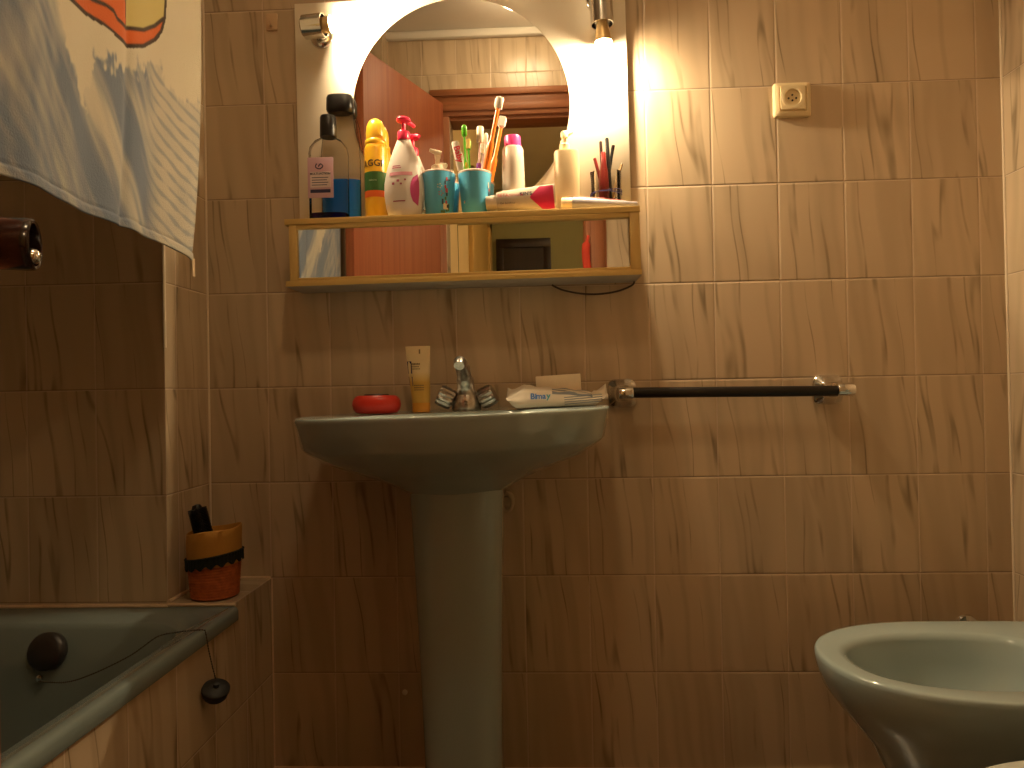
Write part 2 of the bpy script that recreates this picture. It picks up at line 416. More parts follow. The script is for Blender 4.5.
cput('shelf_bottom', bm, [M_PINE, M_UNDER])
for xa, xb in ((X0 + .009, X0 + .027), (X1 - .023, X1 - .001)):
    bm = NB(); box(bm, xa, xb, -.113, -.001, 1.136, 1.2605, .001); cput('side_board', bm, M_PINE_V)
bm = NB(); box(bm, X0 + .027, X1 - .023, -.1115, -.09, 1.2505, 1.2605, .0008); cput('sliding_track', bm, M_PINE)
bm = NB(); box(bm, X0 + .027, X1 - .023, -.1115, -.09, 1.136, 1.1425, .0008); cput('sliding_track', bm, M_PINE)
bm = NB(); box(bm, X0 + .027, X1 - .023, -.02, -.002, 1.136, 1.2605); cput('back_board', bm, M_PINE)
bm = NB(); box(bm, X0 + .0285, -.432, -.107, -.103, 1.1425, 1.2505); cput('mirror_door', bm, M_MIRROR)
bm = NB(); box(bm, -.437, X1 - .0245, -.1005, -.0965, 1.1425, 1.2505); cput('mirror_door', bm, M_MIRROR)

EMIT = 2700
M_BULB = mat('glowing bulb', (1, .9, .75), .3, emit=WARM, es=EMIT)
M_BULBNECK = mat('gilded bulb neck', (.70, .48, .22), .3, metal=.7)
def spot(base, barrel0, axis, blen, br, out, name='spotlight'):
    axis = Vector(axis).normalized(); barrel0 = Vector(barrel0)
    bm = NB(); lathe(bm, [(.027, 0), (.027, .004), (.024, .008), (.012, .011), (0, .011)], base, (0, -1, 0), 32)
    mid = barrel0 + axis * blen * .55
    tube(bm, [Vector(base) + Vector((0, -.008, 0)), mid], .006, 10)
    s = put(name, bm, M_CHROME, cab)
    bm = NB()
    lathe(bm, [(br * .8, 0), (br, .004), (br, blen), (br - .0025, blen), (br - .0025, blen - .03), (0, blen - .031)], barrel0, axis, 36)
    put('barrel', bm, M_CHROME, s, angle=30)
    bm = NB(); e = barrel0 + axis * (blen - .045 + out)
    lathe(bm, [(.011, 0), (.013, .012), (.0165, .03), (.0182, .0490)], e, axis, 28, cap1=False)
    put('bulb_neck', bm, M_BULBNECK, s)
    bm = NB(); lathe(bm, [(.0174, .045), (.0170, .048), (.0145, .052), (.009, .0547), (0, .0555)], e, axis, 28)
    put('bulb', bm, M_BULB, s)
spot((-.752, -.0205, 1.716), (-.779, -.076, 1.714), (.99, -.10, .02), .050, .0260, .014)
spot((-.108, -.0205, 1.775), (-.1065, -.066, 1.818), (.04, .0, -1), .120, .026, .036)

# cable looped below the cabinet
bm = NB()
tube(bm, smooth_path([(-.225, -.012, 1.124), (-.20, -.012, 1.112), (-.16, -.012, 1.103), (-.12, -.012, 1.1005), (-.075, -.012, 1.106), (-.042, -.014, 1.118), (-.036, -.02, 1.1265)]), .0022, 8)
put('cable', bm, mat('dark brown cable', (.06, .03, .015), .4), cab)

# ------------------------------------------------------------------ things on the shelf
def bottle_shell(bm, prof, c, seg=32, sx=1, sy=1, th=.0012, power=2):
    """closed thin-walled vessel: outer profile up, inner profile down"""
    lathe(bm, prof, c, seg=seg, sx=sx, sy=sy, power=power, cap0=True, cap1=True)

# 1 clear mouthwash bottle with lilac label
x, y = -.7215, -.0865; z = shelf_z(x)
mw = thing('mouthwash_bottle', (x, y, z), 'clear mouthwash bottle with black screw cap and lilac label at the left end of shelf', 'bottle')
bm = NB(); bottle_shell(bm, [(.0, 0), (.040, 0), (.0435, .004), (.0435, .15), (.041, .163), (.030, .178), (.015, .186), (.0145, .20)], (x, y, z), 40, 1, .56, power=3.2)
put('bottle_body', bm, glass('clear pet plastic', (.985, .98, .975), .05, 1.12), mw)
bm = NB(); lathe(bm, [(.0, .002), (.0395, .002), (.0415, .006), (.0415, .014), (0, .0142)], (x, y, z), seg=40, sy=.52, power=3.2)
put('mouthwash', bm, glass('violet mouthwash', (.25, .15, .55), .02, 1.33), mw)
bm = NB(); lathe(bm, [(.018, .187), (.0187, .190), (.0182, .230), (.0165, .2345), (0, .235)], (x, y, z), seg=28)
for k in range(28):
    pass
put('screw_cap', bm, M_BLACK, mw)
bm = NB(); box(bm, x - .0405, x + .017, y - .0256, y - .0246, z + .045, z + .135, .0004)
lb = put('label', bm, mat('lilac label', (.66, .42, .50), .5), mw)
bm = NB()
box(bm, x - .0345, x + .011, y - .0262, y - .0257, z + .068, z + .103)
paint(lb, bm, mat('pale label panel', (.80, .66, .66), .5))
M_NAVY = mat('navy print', (.03, .03, .09), .5)
bm = text_bm('MULTI-ACTION', .0066, .0002, 'CENTER', .0001); bmesh.ops.translate(bm, verts=bm.verts, vec=(x - .012, y - .0266, z + .096))
for k in range(4):
    box(bm, x - .031, x + .006 - .003 * (k % 2), y - .0265, y - .0262, z + .089 - k * .0055, z + .0905 - k * .0055)
box(bm, x - .0345, x + .0105, y - .0262, y - .0257, z + .056, z + .0635)
u1 = NB(); tube(u1, smooth_path([(x - .020, y - .0262, z + .121), (x - .022, y - .0262, z + .113), (x - .013, y - .0262, z + .109), (x - .006, y - .0262, z + .115), (x - .011, y - .0262, z + .120), (x - .016, y - .0262, z + .114)]), .0011, 6)
me = bpy.data.meshes.new('tmp'); u1.to_mesh(me); u1.free(); bm.from_mesh(me); bpy.data.meshes.remove(me)
paint(lb, bm, M_NAVY)

# 2 tall clear bottle with blue liquid and wide black cap
x, y = -.7065, -.0405; z = shelf_z(x)
bb = thing('lotion_bottle', (x, y, z), 'tall clear bottle of blue liquid with wide black flip cap, behind the lilac labelled bottle', 'bottle')
bm = NB(); bottle_shell(bm, [(0, 0), (.042, 0), (.046, .005), (.046, .14), (.0435, .19), (.037, .235), (.030, .258), (.028, .262)], (x, y, z), 40, 1, .40)
put('bottle_body', bm, glass('clear bottle plastic', (.985, .98, .965), .05, 1.12), bb)
bm = NB(); lathe(bm, [(.0, .002), (.041, .002), (.0445, .006), (.0445, .102), (0, .1022)], (x, y, z), seg=40, sy=.38)
put('blue_liquid', bm, mat('blue lotion', (.02, .25, .95), .2), bb)
bm = NB(); lathe(bm, [(.024, .257), (.029, .260), (.0315, .266), (.0310, .292), (.0285, .2975), (0, .2985)], (x, y, z), seg=36, sy=.66, power=2.6)
put('flip_cap', bm, M_BLACK, bb)

# 3 yellow spray can
x, y = -.6235, -.045; z = shelf_z(x)
can = thing('spray_can', (x, y, z), 'yellow spray can with green and orange bands, domed yellow cap', 'spray can')
M_YEL = mat('yellow enamel', (.85, .46, .02), .3, coat=.3)
bm = NB(); lathe(bm, [(.020, 0), (.0262, .002), (.0265, .006), (.0265, .168), (.024, .177), (.0215, .181), (0, .181)], (x, y, z), seg=36)
canb = put('can_body', bm, M_YEL, can)
bm = NB(); lathe(bm, [(.0245, .178), (.0252, .182), (.0245, .187), (.0220, .190), (.0222, .206), (.0205, .221), (.015, .233), (.007, .2385), (0, .2395)], (x, y, z), seg=36)
put('spray_cap', bm, mat('yellow cap plastic', (.90, .52, .03), .3), can)
bm = NB(); patch(bm, -.035, .035, .069, .112); wrap(bm, (x, y, z), .0267, .15); paint(canb, bm, mat('green print', (.05, .16, .04), .4))
bm = NB(); patch(bm, -.035, .035, .054, .069); wrap(bm, (x, y, z), .0267, .15); paint(canb, bm, mat('orange print', (.80, .14, .02), .4))
bm = text_bm('AGGI', .021, .0003, 'CENTER', .0004); bmesh.ops.translate(bm, verts=bm.verts, vec=(-.001, -.0004, .124)); wrap(bm, (x, y, z), .0268, -.12)
b2 = text_bm('nature', .007, .0002, 'CENTER'); bmesh.ops.translate(b2, verts=b2.verts, vec=(0, -.0006, .09)); wrap(b2, (x, y, z), .0270, -.1)
me = bpy.data.meshes.new('t'); b2.to_mesh(me); b2.free()
paint(canb, bm, mat('brown print', (.10, .05, .02), .5))
b2 = NB(); b2.from_mesh(me); paint(canb, b2, mat('pale green print', (.5, .6, .4), .5))

# 4 white pump bottle, pink pump
x, y = -.5515, -.083; z = shelf_z(x)
pb = thing('pump_bottle', (x, y, z), 'white tapered pump bottle with hot pink pump and pink label', 'bottle')
bm = NB(); PBP = [(.032, 0), (.0365, .003), (.041, .02), (.0455, .05), (.045, .075), (.0395, .105), (.0305, .135), (.0195, .163), (.0145, .176), (0, .177)]
lathe(bm, PBP, (x, y, z), seg=40, sy=.68); pbb = put('bottle_body', bm, mat('milky white plastic', (.85, .78, .72), .35), pb)
M_PINK = mat('hot pink plastic', (.80, .03, .10), .3)
bm = NB(); lathe(bm, [(.0142, .174), (.0145, .176), (.0138, .192), (.0125, .194), (.005, .195), (.0048, .213), (.009, .214), (.0155, .217), (.0165, .221), (.014, .2245), (.006, .226), (0, .2262)], (x, y, z), seg=28)
tube(bm, [(x, y, z + .2195), (x + .012, y + .018, z + .2185), (x + .020, y + .027, z + .214)], [.0065, .0055, .0042], 10)
put('pump', bm, M_PINK, pb)
def on_body(bm, prof, c, sy, lift=.0006):
    for v in bm.verts:
        h = v.co.z
        for (r0, h0), (r1, h1) in zip(prof[:-1], prof[1:]):
            if h0 <= h <= h1 and h1 > h0:
                r = r0 + (r1 - r0) * (h - h0) / (h1 - h0); break
        a = v.co.x / .04
        rr = r + lift - v.co.y
        v.co = Vector((c[0] + rr * math.sin(a), c[1] - rr * sy * math.cos(a), c[2] + h))
bm = NB(); patch(bm, -.030, .022, .088, .096, 16, 1); on_body(bm, PBP, (x, y, z), .68); paint(pbb, bm, mat('rose print', (.78, .34, .42), .4))
bm = NB()
g = []
for j in range(9):
    t = j / 8; zz = .022 + .070 * t; w = .020 * math.sqrt(max(0, 1 - (2 * t - 1) ** 2)) + .0005
    g.append([bm.verts.new((.036 - w, -.0003, zz)), bm.verts.new((.036 - w * .5, -.0003, zz)), bm.verts.new((.036, -.0003, zz))])
for j in range(8):
    for i in range(2): bm.faces.new((g[j][i], g[j][i + 1], g[j + 1][i + 1], g[j + 1][i]))
on_body(bm, PBP, (x, y, z), .68); paint(pbb, bm, mat('magenta print', (.62, .08, .26), .4))
bm = NB()
for (px, pz, s) in ((-.018, .070, .0028), (-.008, .076, .0026), (-.002, .069, .002), (.006, .078, .002)):
    patch(bm, px - s, px + s, pz - s, pz + s, 2, 2)
for k, (pz, w) in enumerate(((.109, .020), (.1045, .022))): patch(bm, -.024, -.024 + w, pz, pz + .0022, 8, 1)
patch(bm, -.02, .006, .030, .0325, 8, 1)
on_body(bm, PBP, (x, y, z), .68); paint(pbb, bm, mat('plum print', (.45, .10, .18), .4))

# 5 turquoise soap dispenser, 6 turquoise tumbler
M_TURQ = mat('turquoise ceramic', (.12, .52, .80), .3, coat=.3)
M_MOTIF = [mat('motif red', (.55, .08, .10), .5), mat('motif green', (.10, .22, .08), .5), mat('motif cream', (.8, .7, .5), .5), mat('motif dark', (.03, .05, .10), .5)]
x, y = -.476, -.068; z = shelf_z(x)
sd = thing('soap_dispenser', (x, y, z), 'turquoise soap dispenser with cream pump and small flower print', 'soap dispenser')
bm = NB(); lathe(bm, [(.026, 0), (.0295, .002), (.0305, .006), (.0378, .094), (.0378, .0975), (.036, .0985), (0, .0990)], (x, y, z), seg=40)
sdb = put('dispenser_body', bm, M_TURQ, sd)
bm = NB(); lathe(bm, [(.0375, .0965), (.0382, .099), (.036, .102), (.02, .104), (0, .104)], (x, y, z), seg=40); put('rim', bm, mat('pale rim', (.75, .55, .45), .4), sd)
bm = NB(); lathe(bm, [(.0145, .103), (.0145, .117), (.0125, .119), (.0055, .121), (.005, .133), (.0065, .136), (.0075, .147), (.006, .150), (0, .151)], (x - .002, y, z), seg=24)
tube(bm, [(x + .006, y - .002, z + .145), (x - .006, y - .006, z + .148), (x - .018, y - .012, z + .1515)], [.0062, .0058, .0036], 10)
put('pump', bm, mat('cream pump plastic', (.80, .68, .50), .35), sd)
bm = NB(); lathe(bm, [(.0055, 0), (.006, .003), (.006, .009), (.004, .011), (0, .0112)], (x + .0265, y + .012, z + .1015), seg=14); put('refill_cap', bm, mat('cream cap', (.80, .68, .50), .35), sd)
def motif(parent, c, r_at, items):
    for mi in range(4):
        bm = NB(); k = 0
        for (px, pz, w, h, m_) in items:
            if m_ != mi: continue
            q = NB(); patch(q, px - w / 2, px + w / 2, pz - h / 2, pz + h / 2, 3, 2, .0005); wrap(q, c, r_at(pz))
            me = bpy.data.meshes.new('t'); q.to_mesh(me); q.free(); bm.from_mesh(me); bpy.data.meshes.remove(me); k += 1
        if k: paint(parent, bm, M_MOTIF[mi])
        else: bm.free()
ra = lambda pz: .0305 + (.0378 - .0305) * (pz - .006) / .088 + .0003
mot = []
for (px, pz) in ((.006, .064), (.0085, .048)):
    for aa in range(5):
        mot.append((px + .0045 * math.cos(aa * 1.257), pz + .0045 * math.sin(aa * 1.257), .0024, .0024, 2 if pz > .05 else 0))
for k in range(9): mot.append((.021 + .0025 * math.sin(k * 1.7), .012 + k * .0085, .004, .007, (1, 3, 0, 1, 3, 0, 0, 3, 0)[k]))
for (px, pz, w, h, m_) in ((.019, .020, .012, .014, 2), (.012, .030, .004, .012, 3), (.026, .018, .004, .016, 1), (.022, .055, .006, .010, 0), (.012, .008, .010, .006, 1), (.028, .078, .008, .003, 3)): mot.append((px, pz, w, h, m_))
motif(sdb, (x, y, z), ra, mot)

x, y = -.3945, -.068; z = shelf_z(x); TX, TY, TZ = x, y, z
tm = thing('tumbler', (x, y, z), 'turquoise tumbler holding the toothbrushes', 'cup')
bm = NB(); lathe(bm, [(.026, 0), (.0285, .002), (.0295, .006), (.0382, .095), (.0358, .0955), (.0275, .008), (0, .0075)], (x, y, z), seg=40); tmb = put('cup_body', bm, M_TURQ, tm)
bm = NB(); lathe(bm, [(.0381, .0935), (.0388, .0965), (.0372, .0985), (.0352, .0965), (.0352, .0935)], (x, y, z), seg=40, cap0=False, cap1=False); put('rim', bm, mat('pale tumbler rim', (.75, .60, .50), .4), tm)
motif(tmb, (x, y, z), ra, [(.038, .066, .003, .012, 2), (.041, .056, .004, .006, 0), (.039, .046, .003, .010, 3), (.042, .04, .003, .01, 1), (-.024, .028, .003, .006, 2), (-.022, .028, .002, .004, 0)])

# toothbrushes: (foot, top, colours) given as points
BR = 'toothbrushes in the tumbler'
def brush(label, foot, top, hm, headm, bristm, back=True, hw=.0042, mid=None, cap=None, hd=1.0):
    foot, top = Vector(foot), Vector(top)
    t = thing('toothbrush', foot, label, 'toothbrush', BR)
    dd = (top - foot)
    hb = top - dd.normalized() * .026
    bm = NB(); pts = [foot, foot + dd * .15, foot + dd * .45, foot + dd * .62, hb - dd.normalized() * .012, hb]
    if mid: pts = [p + Vector(mid) * math.sin(PI * min(1, i / 5)) for i, p in enumerate(pts)]
    tube(bm, smooth_path(pts, 4), [hw * (.8 if k < 2 else 1.05 if k < 12 else .62 if k < 19 else .55) for k in range(21)], 10, flat=.8, flatdir=(1, 0, 0))
    put('handle', bm, hm, t)
    u, v, w = frame(dd)
    fac = Vector((0, 1 if back else -1, 0)); fac = (fac - w * fac.dot(w)).normalized()
    sd_ = w.cross(fac)
    bm = NB(); tube(bm, [hb - w * .001, hb + w * .004, hb + w * .020, hb + w * .025, hb + w * .027], [.0026 * hd, .005 * hd, .0052 * hd, .0042 * hd, .002], 12, flat=.45, flatdir=sd_)
    put('brush_head', bm, headm, t)
    if cap:
        bm = NB(); c0 = hb - w * .006
        tube(bm, [c0, c0 + w * .002, c0 + w * .033, c0 + w * .036], [.0066, .0078, .0080, .0060], 16, flat=.85, flatdir=sd_); put('travel_cap', bm, cap, t)
    bm = NB()
    for i in range(6):
        for j in (-1, 0, 1):
            p0 = hb + w * (.004 + i * .0036) + sd_ * (j * .0027 * hd)
            tube(bm, [p0, p0 + fac * .0105], [.0014 * hd, .0017 * hd], 6)
    o = put('bristles', bm, bristm, t, smooth=False)
    return t
M_BRW = mat('white bristles', (.85, .80, .70), .6)
M_GRN = mat('green handle', (.10, .42, .02), .3); M_ORG = mat('orange handle', (.85, .20, .02), .3)
M_PUR = mat('purple handle', (.22, .05, .28), .3); M_CLR = mat('clear pinkish handle', (.80, .62, .60), .2, trans=.3); M_WHH = mat('white handle', (.82, .76, .68), .3)
g1 = brush('short green toothbrush with a yellow oval in the tumbler', (TX - .017, TY - .006, z + .012), (-.4165, TY - .004, 1.4805), M_GRN, M_GRN, mat('yellow bristles', (.85, .65, .2), .6), hw=.0038, hd=1.2)
bm = NB(); lathe(bm, [(0, -.0008), (.0038, -.0006), (.0038, .0006), (0, .0012)], (-.4125, TY - .0105, 1.388), (0, -1, 0), 20, sx=.75, sy=1.9); put('grip_oval', bm, mat('yellow grip', (.85, .65, .05), .4), g1)
brush('capped toothbrush with purple clear handle, upright in the tumbler', (TX + .004, TY + .006, z + .012), (-.3805, TY + .002, 1.4745), M_CLR, M_CLR, M_BRW, cap=mat('cream travel cap', (.82, .70, .52), .35), hw=.0038)
bm = NB(); lathe(bm, [(.0052, 0), (.0056, .004), (.0056, .016), (.0048, .02)], (-.3872, TY + .0045, 1.376), (.1, 0, 1), 14); put('grip', bm, M_PUR, [o for o in COL.objects if o.name.startswith('toothbrush') and o.type == 'EMPTY'][-1])
brush('tall orange toothbrush with white head, tallest one in the tumbler', (TX + .006, TY - .012, z + .012), (-.3330, TY - .018, 1.536), M_ORG, M_WHH, M_BRW, hw=.0072, hd=1.9)
brush('white toothbrush with cream bristles beside the orange one', (TX + .020, TY + .010, z + .012), (-.3685, TY + .012, 1.466), M_WHH, M_WHH, mat('yellowed bristles', (.80, .62, .30), .6), hw=.0042)
t = thing('brush_case', (TX - .013, TY + .012, z + .012), 'flat white toothbrush case with pink lettering leaning left in the tumbler', 'case')
f0, f1 = Vector((TX - .012, TY + .012, z + .012)), Vector((-.4385, TY + .004, 1.447))
w = (f1 - f0).normalized()
bm = NB(); tube(bm, [f0, f0 + w * .095, f0 + w * .10, f1 - w * .004, f1], [.0045, .0045, .0085, .0088, .007], 16, flat=.45, flatdir=(1, 0, 0)); cb_ = put('case_body', bm, M_WHH, t)
bm = text_bm('Baby', .020, .0003, 'CENTER', .0003); rot(bm, Matrix.Rotation(PI / 2 + .30, 3, 'Y').inverted() if False else Matrix.Rotation(PI / 2 - .30 + .02, 3, 'Y'))
bmesh.ops.translate(bm, verts=bm.verts, vec=f1 - w * .030 + Vector((-.004, -.0046, -.002))); paint(cb_, bm, M_PINK)

# 7 white deodorant with pink cap
x, y = -.3085, -.052; z = shelf_z(x)
dz = thing('deodorant_spray', (x, y, z), 'white deodorant can with pink cap between tumbler and lotion', 'deodorant')
bm = NB(); lathe(bm, [(.022, 0), (.0248, .002), (.0248, .118), (.0244, .121), (.0238, .153), (.021, .158), (0, .159)], (x, y, z), seg=36); put('can_body', bm, mat('pearl white can', (.62, .53, .42), .35), dz)
bm = NB(); lathe(bm, [(.0186, .157), (.0186, .180), (.0172, .1835), (.008, .184), (0, .1835)], (x, y, z), seg=32); put('spray_cap', bm, mat('pink cap plastic', (.80, .05, .28), .3), dz)

# 8 cream tube lying in front: cap left, crimp right, drawn-up magenta arrow
def lying_tube(name, label, pts, capm, bodym, cat='tube'):
    (xa, ya, za), (xb, yb, zb), rc, rb, hb = pts
    A, B = Vector((xa, ya, za)), Vector((xb, yb, zb))
    t = thing(name, (xa, ya, shelf_z(xa)), label, cat)
    w = (B - A).normalized(); upv = Vector((0, 0, 1)); upv = (upv - w * upv.dot(w)).normalized(); s = w.cross(upv)
    bm = NB()
    lathe(bm, [(rc * .86, 0), (rc * .95, .002), (rc, .022), (rc * .97, .024), (0, .024)], A - w * .0005, w, 24); cp = put('cap', bm, capm, t)
    L = (B - A).length; rings = []
    for k in range(9):
        q = .024 + (L - .024) * k / 8; f = k / 8
        hh = rb + (hb - rb) * f; ww = rb * (1 - f) + .0012 * f
        if k == 0: hh *= .9; ww *= .9
        c0 = A + w * q + upv * (hb - rb) * 0
        rings.append([c0 + upv * (hh * math.sin(2 * PI * i / 24)) + s * (ww * math.cos(2 * PI * i / 24)) for i in range(24)])
    loft(bm := NB(), rings); t['x'] = 0; del t['x']; bd = put('tube_body', bm, bodym, t)
    return bd, A, B, w, upv, s
zz = shelf_z(-.29)
ct, A, B, w, upv, s = lying_tube('cream_tube', 'white cream tube with magenta arrow, lying on the shelf with its cap to the left', ((-.368, -.086, zz + .0235), (-.214, -.090, zz + .0335), .0165, .0235, .0295), mat('white screw cap', (.82, .72, .58), .35), mat('cream white tube', (.58, .50, .40), .4), 'cream tube')
def on_tube(bm, off):
    for v in bm.verts:
        p = A + w * (v.co.x) + upv * v.co.z
        f = (v.co.x - .024) / ((B - A).length - .024)
        ww = .0235 * (1 - f) + .0012 * f; hh = .0235 + .006 * f
        tt = max(0, 1 - (v.co.z / hh) ** 2)
        v.co = p - s * (ww * math.sqrt(tt) + off) * (1 if s.y > 0 else -1)
Lt = (B - A).length
bm = NB()
for (a0, a1, h0, h1) in ((Lt - .050, Lt - .034, 0, .0), ):
    pass
rows = 12; g = []
for j in range(rows + 1):
    h = -.026 + .052 * j / rows; lft = Lt - .058 + abs(h - .002) * 1.0
    g.append([bm.verts.new((lft + (Lt - .004 - lft) * i / 6, 0, h * (1 if i else 1))) for i in range(7)])
for j in range(rows):
    for i in range(6): bm.faces.new((g[j][i], g[j][i + 1], g[j + 1][i + 1], g[j + 1][i]))
on_tube(bm, .0006); paint(ct, bm, mat('magenta arrow print', (.55, .02, .09), .35))
bm = text_bm('BETAmmune', .0105, .0001, 'LEFT', .0001); bmesh.ops.translate(bm, verts=bm.verts, vec=(.027, 0, .006)); on_tube(bm, .0008); paint(ct, bm, mat('red print', (.55, .06, .05), .5))
bm = text_bm("KIN'S", .0115, .0001, 'LEFT', .0003); bmesh.ops.translate(bm, verts=bm.verts, vec=(.076, 0, .007)); on_tube(bm, .0008); paint(ct, bm, M_NAVY)
bm = text_bm('Gel dentifrico', .0058, .0001, 'LEFT'); bmesh.ops.translate(bm, verts=bm.verts, vec=(.032, 0, -.010)); on_tube(bm, .0008); paint(ct, bm, M_NAVY)

# 9 cream lotion bottle with pump
x, y = -.187, -.055; z = shelf_z(x)
lo = thing('pump_bottle', (x, y, z), 'cream coloured lotion bottle with matching pump at the right of the mirror', 'bottle')
bm = NB(); lathe(bm, [(.025, 0), (.0285, .003), (.0285, .138), (.027, .1425), (.010, .1445), (0, .145)], (x, y, z), seg=36, sy=.8, power=2.6); put('bottle_body', bm, mat('cream lotion plastic', (.68, .52, .30), .4), lo)
bm = NB(); lathe(bm, [(.0118, .144), (.0118, .158), (.010, .160), (.005, .161), (.005, .173), (.0085, .174), (.0085, .186), (.006, .189), (0, .189)], (x - .004, y, z), seg=22)
tube(bm, [(x - .002, y, z + .181), (x + .006, y + .006, z + .186), (x + .014, y + .014, z + .192)], [.0055, .005, .0035], 10); put('pump', bm, mat('cream lotion pump', (.84, .68, .42), .4), lo)

# 10 toothpaste tube lying at the right end
zz = shelf_z(-.1)
tp, A, B, w, upv, s = lying_tube('toothpaste_tube', 'pale grey and white toothpaste tube lying at the right end of the shelf', ((-.2015, -.087, zz + .0165), (-.034, -.085, zz + .0085), .0140, .0165, .0080), mat('cream ribbed cap', (.80, .66, .46), .45), mat('pale grey tube', (.32, .30, .34), .4), 'toothpaste')
bm = NB()
tube(bm, [A + w * .03 + upv * .0162, A + w * .09 + upv * .0132 + Vector((0, -.002, 0)), A + w * .14 + upv * .0098], [.0012, .0014, .0008], 6); paint(tp, bm, mat('red stripe', (.6, .10, .08), .4))

# 11 glass of make-up pencils
x, y = -.099, -.05; z = shelf_z(x); GX, GY, GZ = x, y, z
gj = thing('glass_jar', (x, y, z), 'clear glass jar with a blue band, holding make-up pencils at the right of shelf', 'jar')
bm = NB(); lathe(bm, [(.031, 0), (.0335, .002), (.0345, .092), (.0335, .093), (.0325, .092), (.0315, .004), (0, .0035)], (x, y, z), seg=36); put('jar_body', bm, glass('clear glass', (.98, .97, .95), .01, 1.3), gj)
bm = NB()
for k in range(3):
    tube(bm, [(x + .0352 * math.cos(q), y + .0352 * math.sin(q), z + .040 + k * .0022 + .003 * math.sin(q * 2 + k) + .004 * math.cos(q + 1)) for q in [2 * PI * i / 40 for i in range(41)]], .0008, 6)
put('blue_band', bm, mat('blue thread', (.06, .06, .30), .5), gj)
M_BRN = mat('dark brown lacquer', (.035, .014, .010), .3); M_DRED = mat('dark red lacquer', (.22, .015, .012), .3); M_TAN = mat('tan lacquer', (.22, .12, .04), .4)
PG = 'make-up pencils in the glass jar'
def pencil(name, label, foot, top, r, m, tipm=None, cat='pencil', prof=None):
    foot, top = Vector(foot), Vector(top); t = thing(name, foot, label, cat, PG)
    r *= 1.35; dd = top - foot; L = dd.length; w = dd.normalized()
    bm = NB(); lathe(bm, prof or [(r * .3, 0), (r, .010), (r, L - .002), (r * .8, L), (0, L)], foot, w, 10); put('barrel', bm, m, t)
    if tipm:
        bm = NB(); lathe(bm, [(r * 1.08, L - .010), (r * 1.08, L + .001), (0, L + .0012)], foot, w, 10); put('end_cap', bm, tipm, t)
    return t
pencil('makeup_pencil', 'long dark brown make-up pencil standing upright left of centre in the glass jar', (GX - .004, GY, GZ + .006), (-.1095, GY, 1.441), .0027, M_BRN)
pencil('makeup_pencil', 'tallest black make-up pencil in the glass jar', (GX + .010, GY - .010, GZ + .006), (-.0955, GY - .004, 1.4465), .0032, M_BLACK)
pencil('makeup_pencil', 'black make-up pencil leaning right from the glass jar', (GX - .008, GY + .012, GZ + .006), (-.0805, GY + .006, 1.432), .0027, M_BLACK, M_BRN)
pencil('makeup_pencil', 'short dark red make-up pencil leaning left from the glass jar', (GX + .006, GY + .008, GZ + .006), (-.1235, GY + .002, 1.404), .0028, M_DRED)
pencil('makeup_pencil', 'thin tan make-up stick leaning far right in the glass jar', (GX + .004, GY - .004, GZ + .006), (-.0615, GY + .008, 1.391), .0022, M_TAN)
pencil('makeup_pencil', 'thin brown make-up stick at the left rim of the glass jar', (GX - .024, GY - .004, GZ + .006), (-.1325, GY - .004, 1.371), .0020, M_BRN)
pencil('makeup_brush', 'thick dark red make-up brush in the middle of the glass jar', (GX - .006, GY - .016, GZ + .006), (-.1045, GY - .010, 1.418), .006, M_DRED, cat='brush', prof=[(.006, 0), (.0115, .012), (.0115, .055), (.0095, .085), (.0065, .105), (.0055, .128), (.003, .132), (0, .1325)])

# ------------------------------------------------------------------ washbasin
wx, wy, wz = -.434, -.20, .8387
wb = thing('washbasin', (wx, 0, 0), 'sage green pedestal washbasin against the tiled wall', 'washbasin')
NS = 96
def outl(s, z, n1=2.25, n2=4.5, a=.3185, bf=.28, bk=.1985):
    out = []
    for i in range(NS):
        t = 2 * PI * i / NS; ct, st = math.cos(t), math.sin(t)
        nn = n1 if st < 0 else n2
        # ease the power so the sides stay continuous
        x_ = math.copysign(abs(ct) ** (2 / nn), ct) * a * s
        y_ = math.copysign(abs(st) ** (2 / nn), st) * (bf if st < 0 else bk) * s
        out.append(Vector((x_, wy + y_, z)))
    return out
def inn(s, z, cy=-.285, ai=.235, bi=.145):
    return [Vector((ai * s * math.cos(2 * PI * i / NS), cy + bi * s * math.sin(2 * PI * i / NS), z)) for i in range(NS)]
bm = NB()
rings = [outl(s, z) for s, z in ((.27, -.168), (.31, -.160), (.44, -.138), (.63, -.113), (.82, -.090), (.895, -.0745), (.938, -.0655), (.960, -.058), (.984, -.022), (.996, -.008), (1.0, -.003), (.996, .0005), (.985, .002), (.965, .001))]
rings += [inn(1.10, -.001), inn(1.03, -.002), inn(1.0, -.005), inn(.97, -.014), inn(.92, -.045), inn(.80, -.085), inn(.6, -.112), inn(.3, -.124), inn(.1, -.127)]
loft(bm, rings, True, True)
TILT = Matrix.Rotation(-.0225, 3, 'Y')
rot(bm, TILT); bmesh.ops.translate(bm, verts=bm.verts, vec=(wx, 0, wz)); basin = put('basin', bm, M_SAGE, wb, angle=60)
bm = NB(); lathe(bm, [(.022, 0), (.022, .003), (.016, .004), (.006, .002), (0, .002)], (wx, -.285, wz - .126), seg=24); put('drain', bm, M_CHROME, basin)
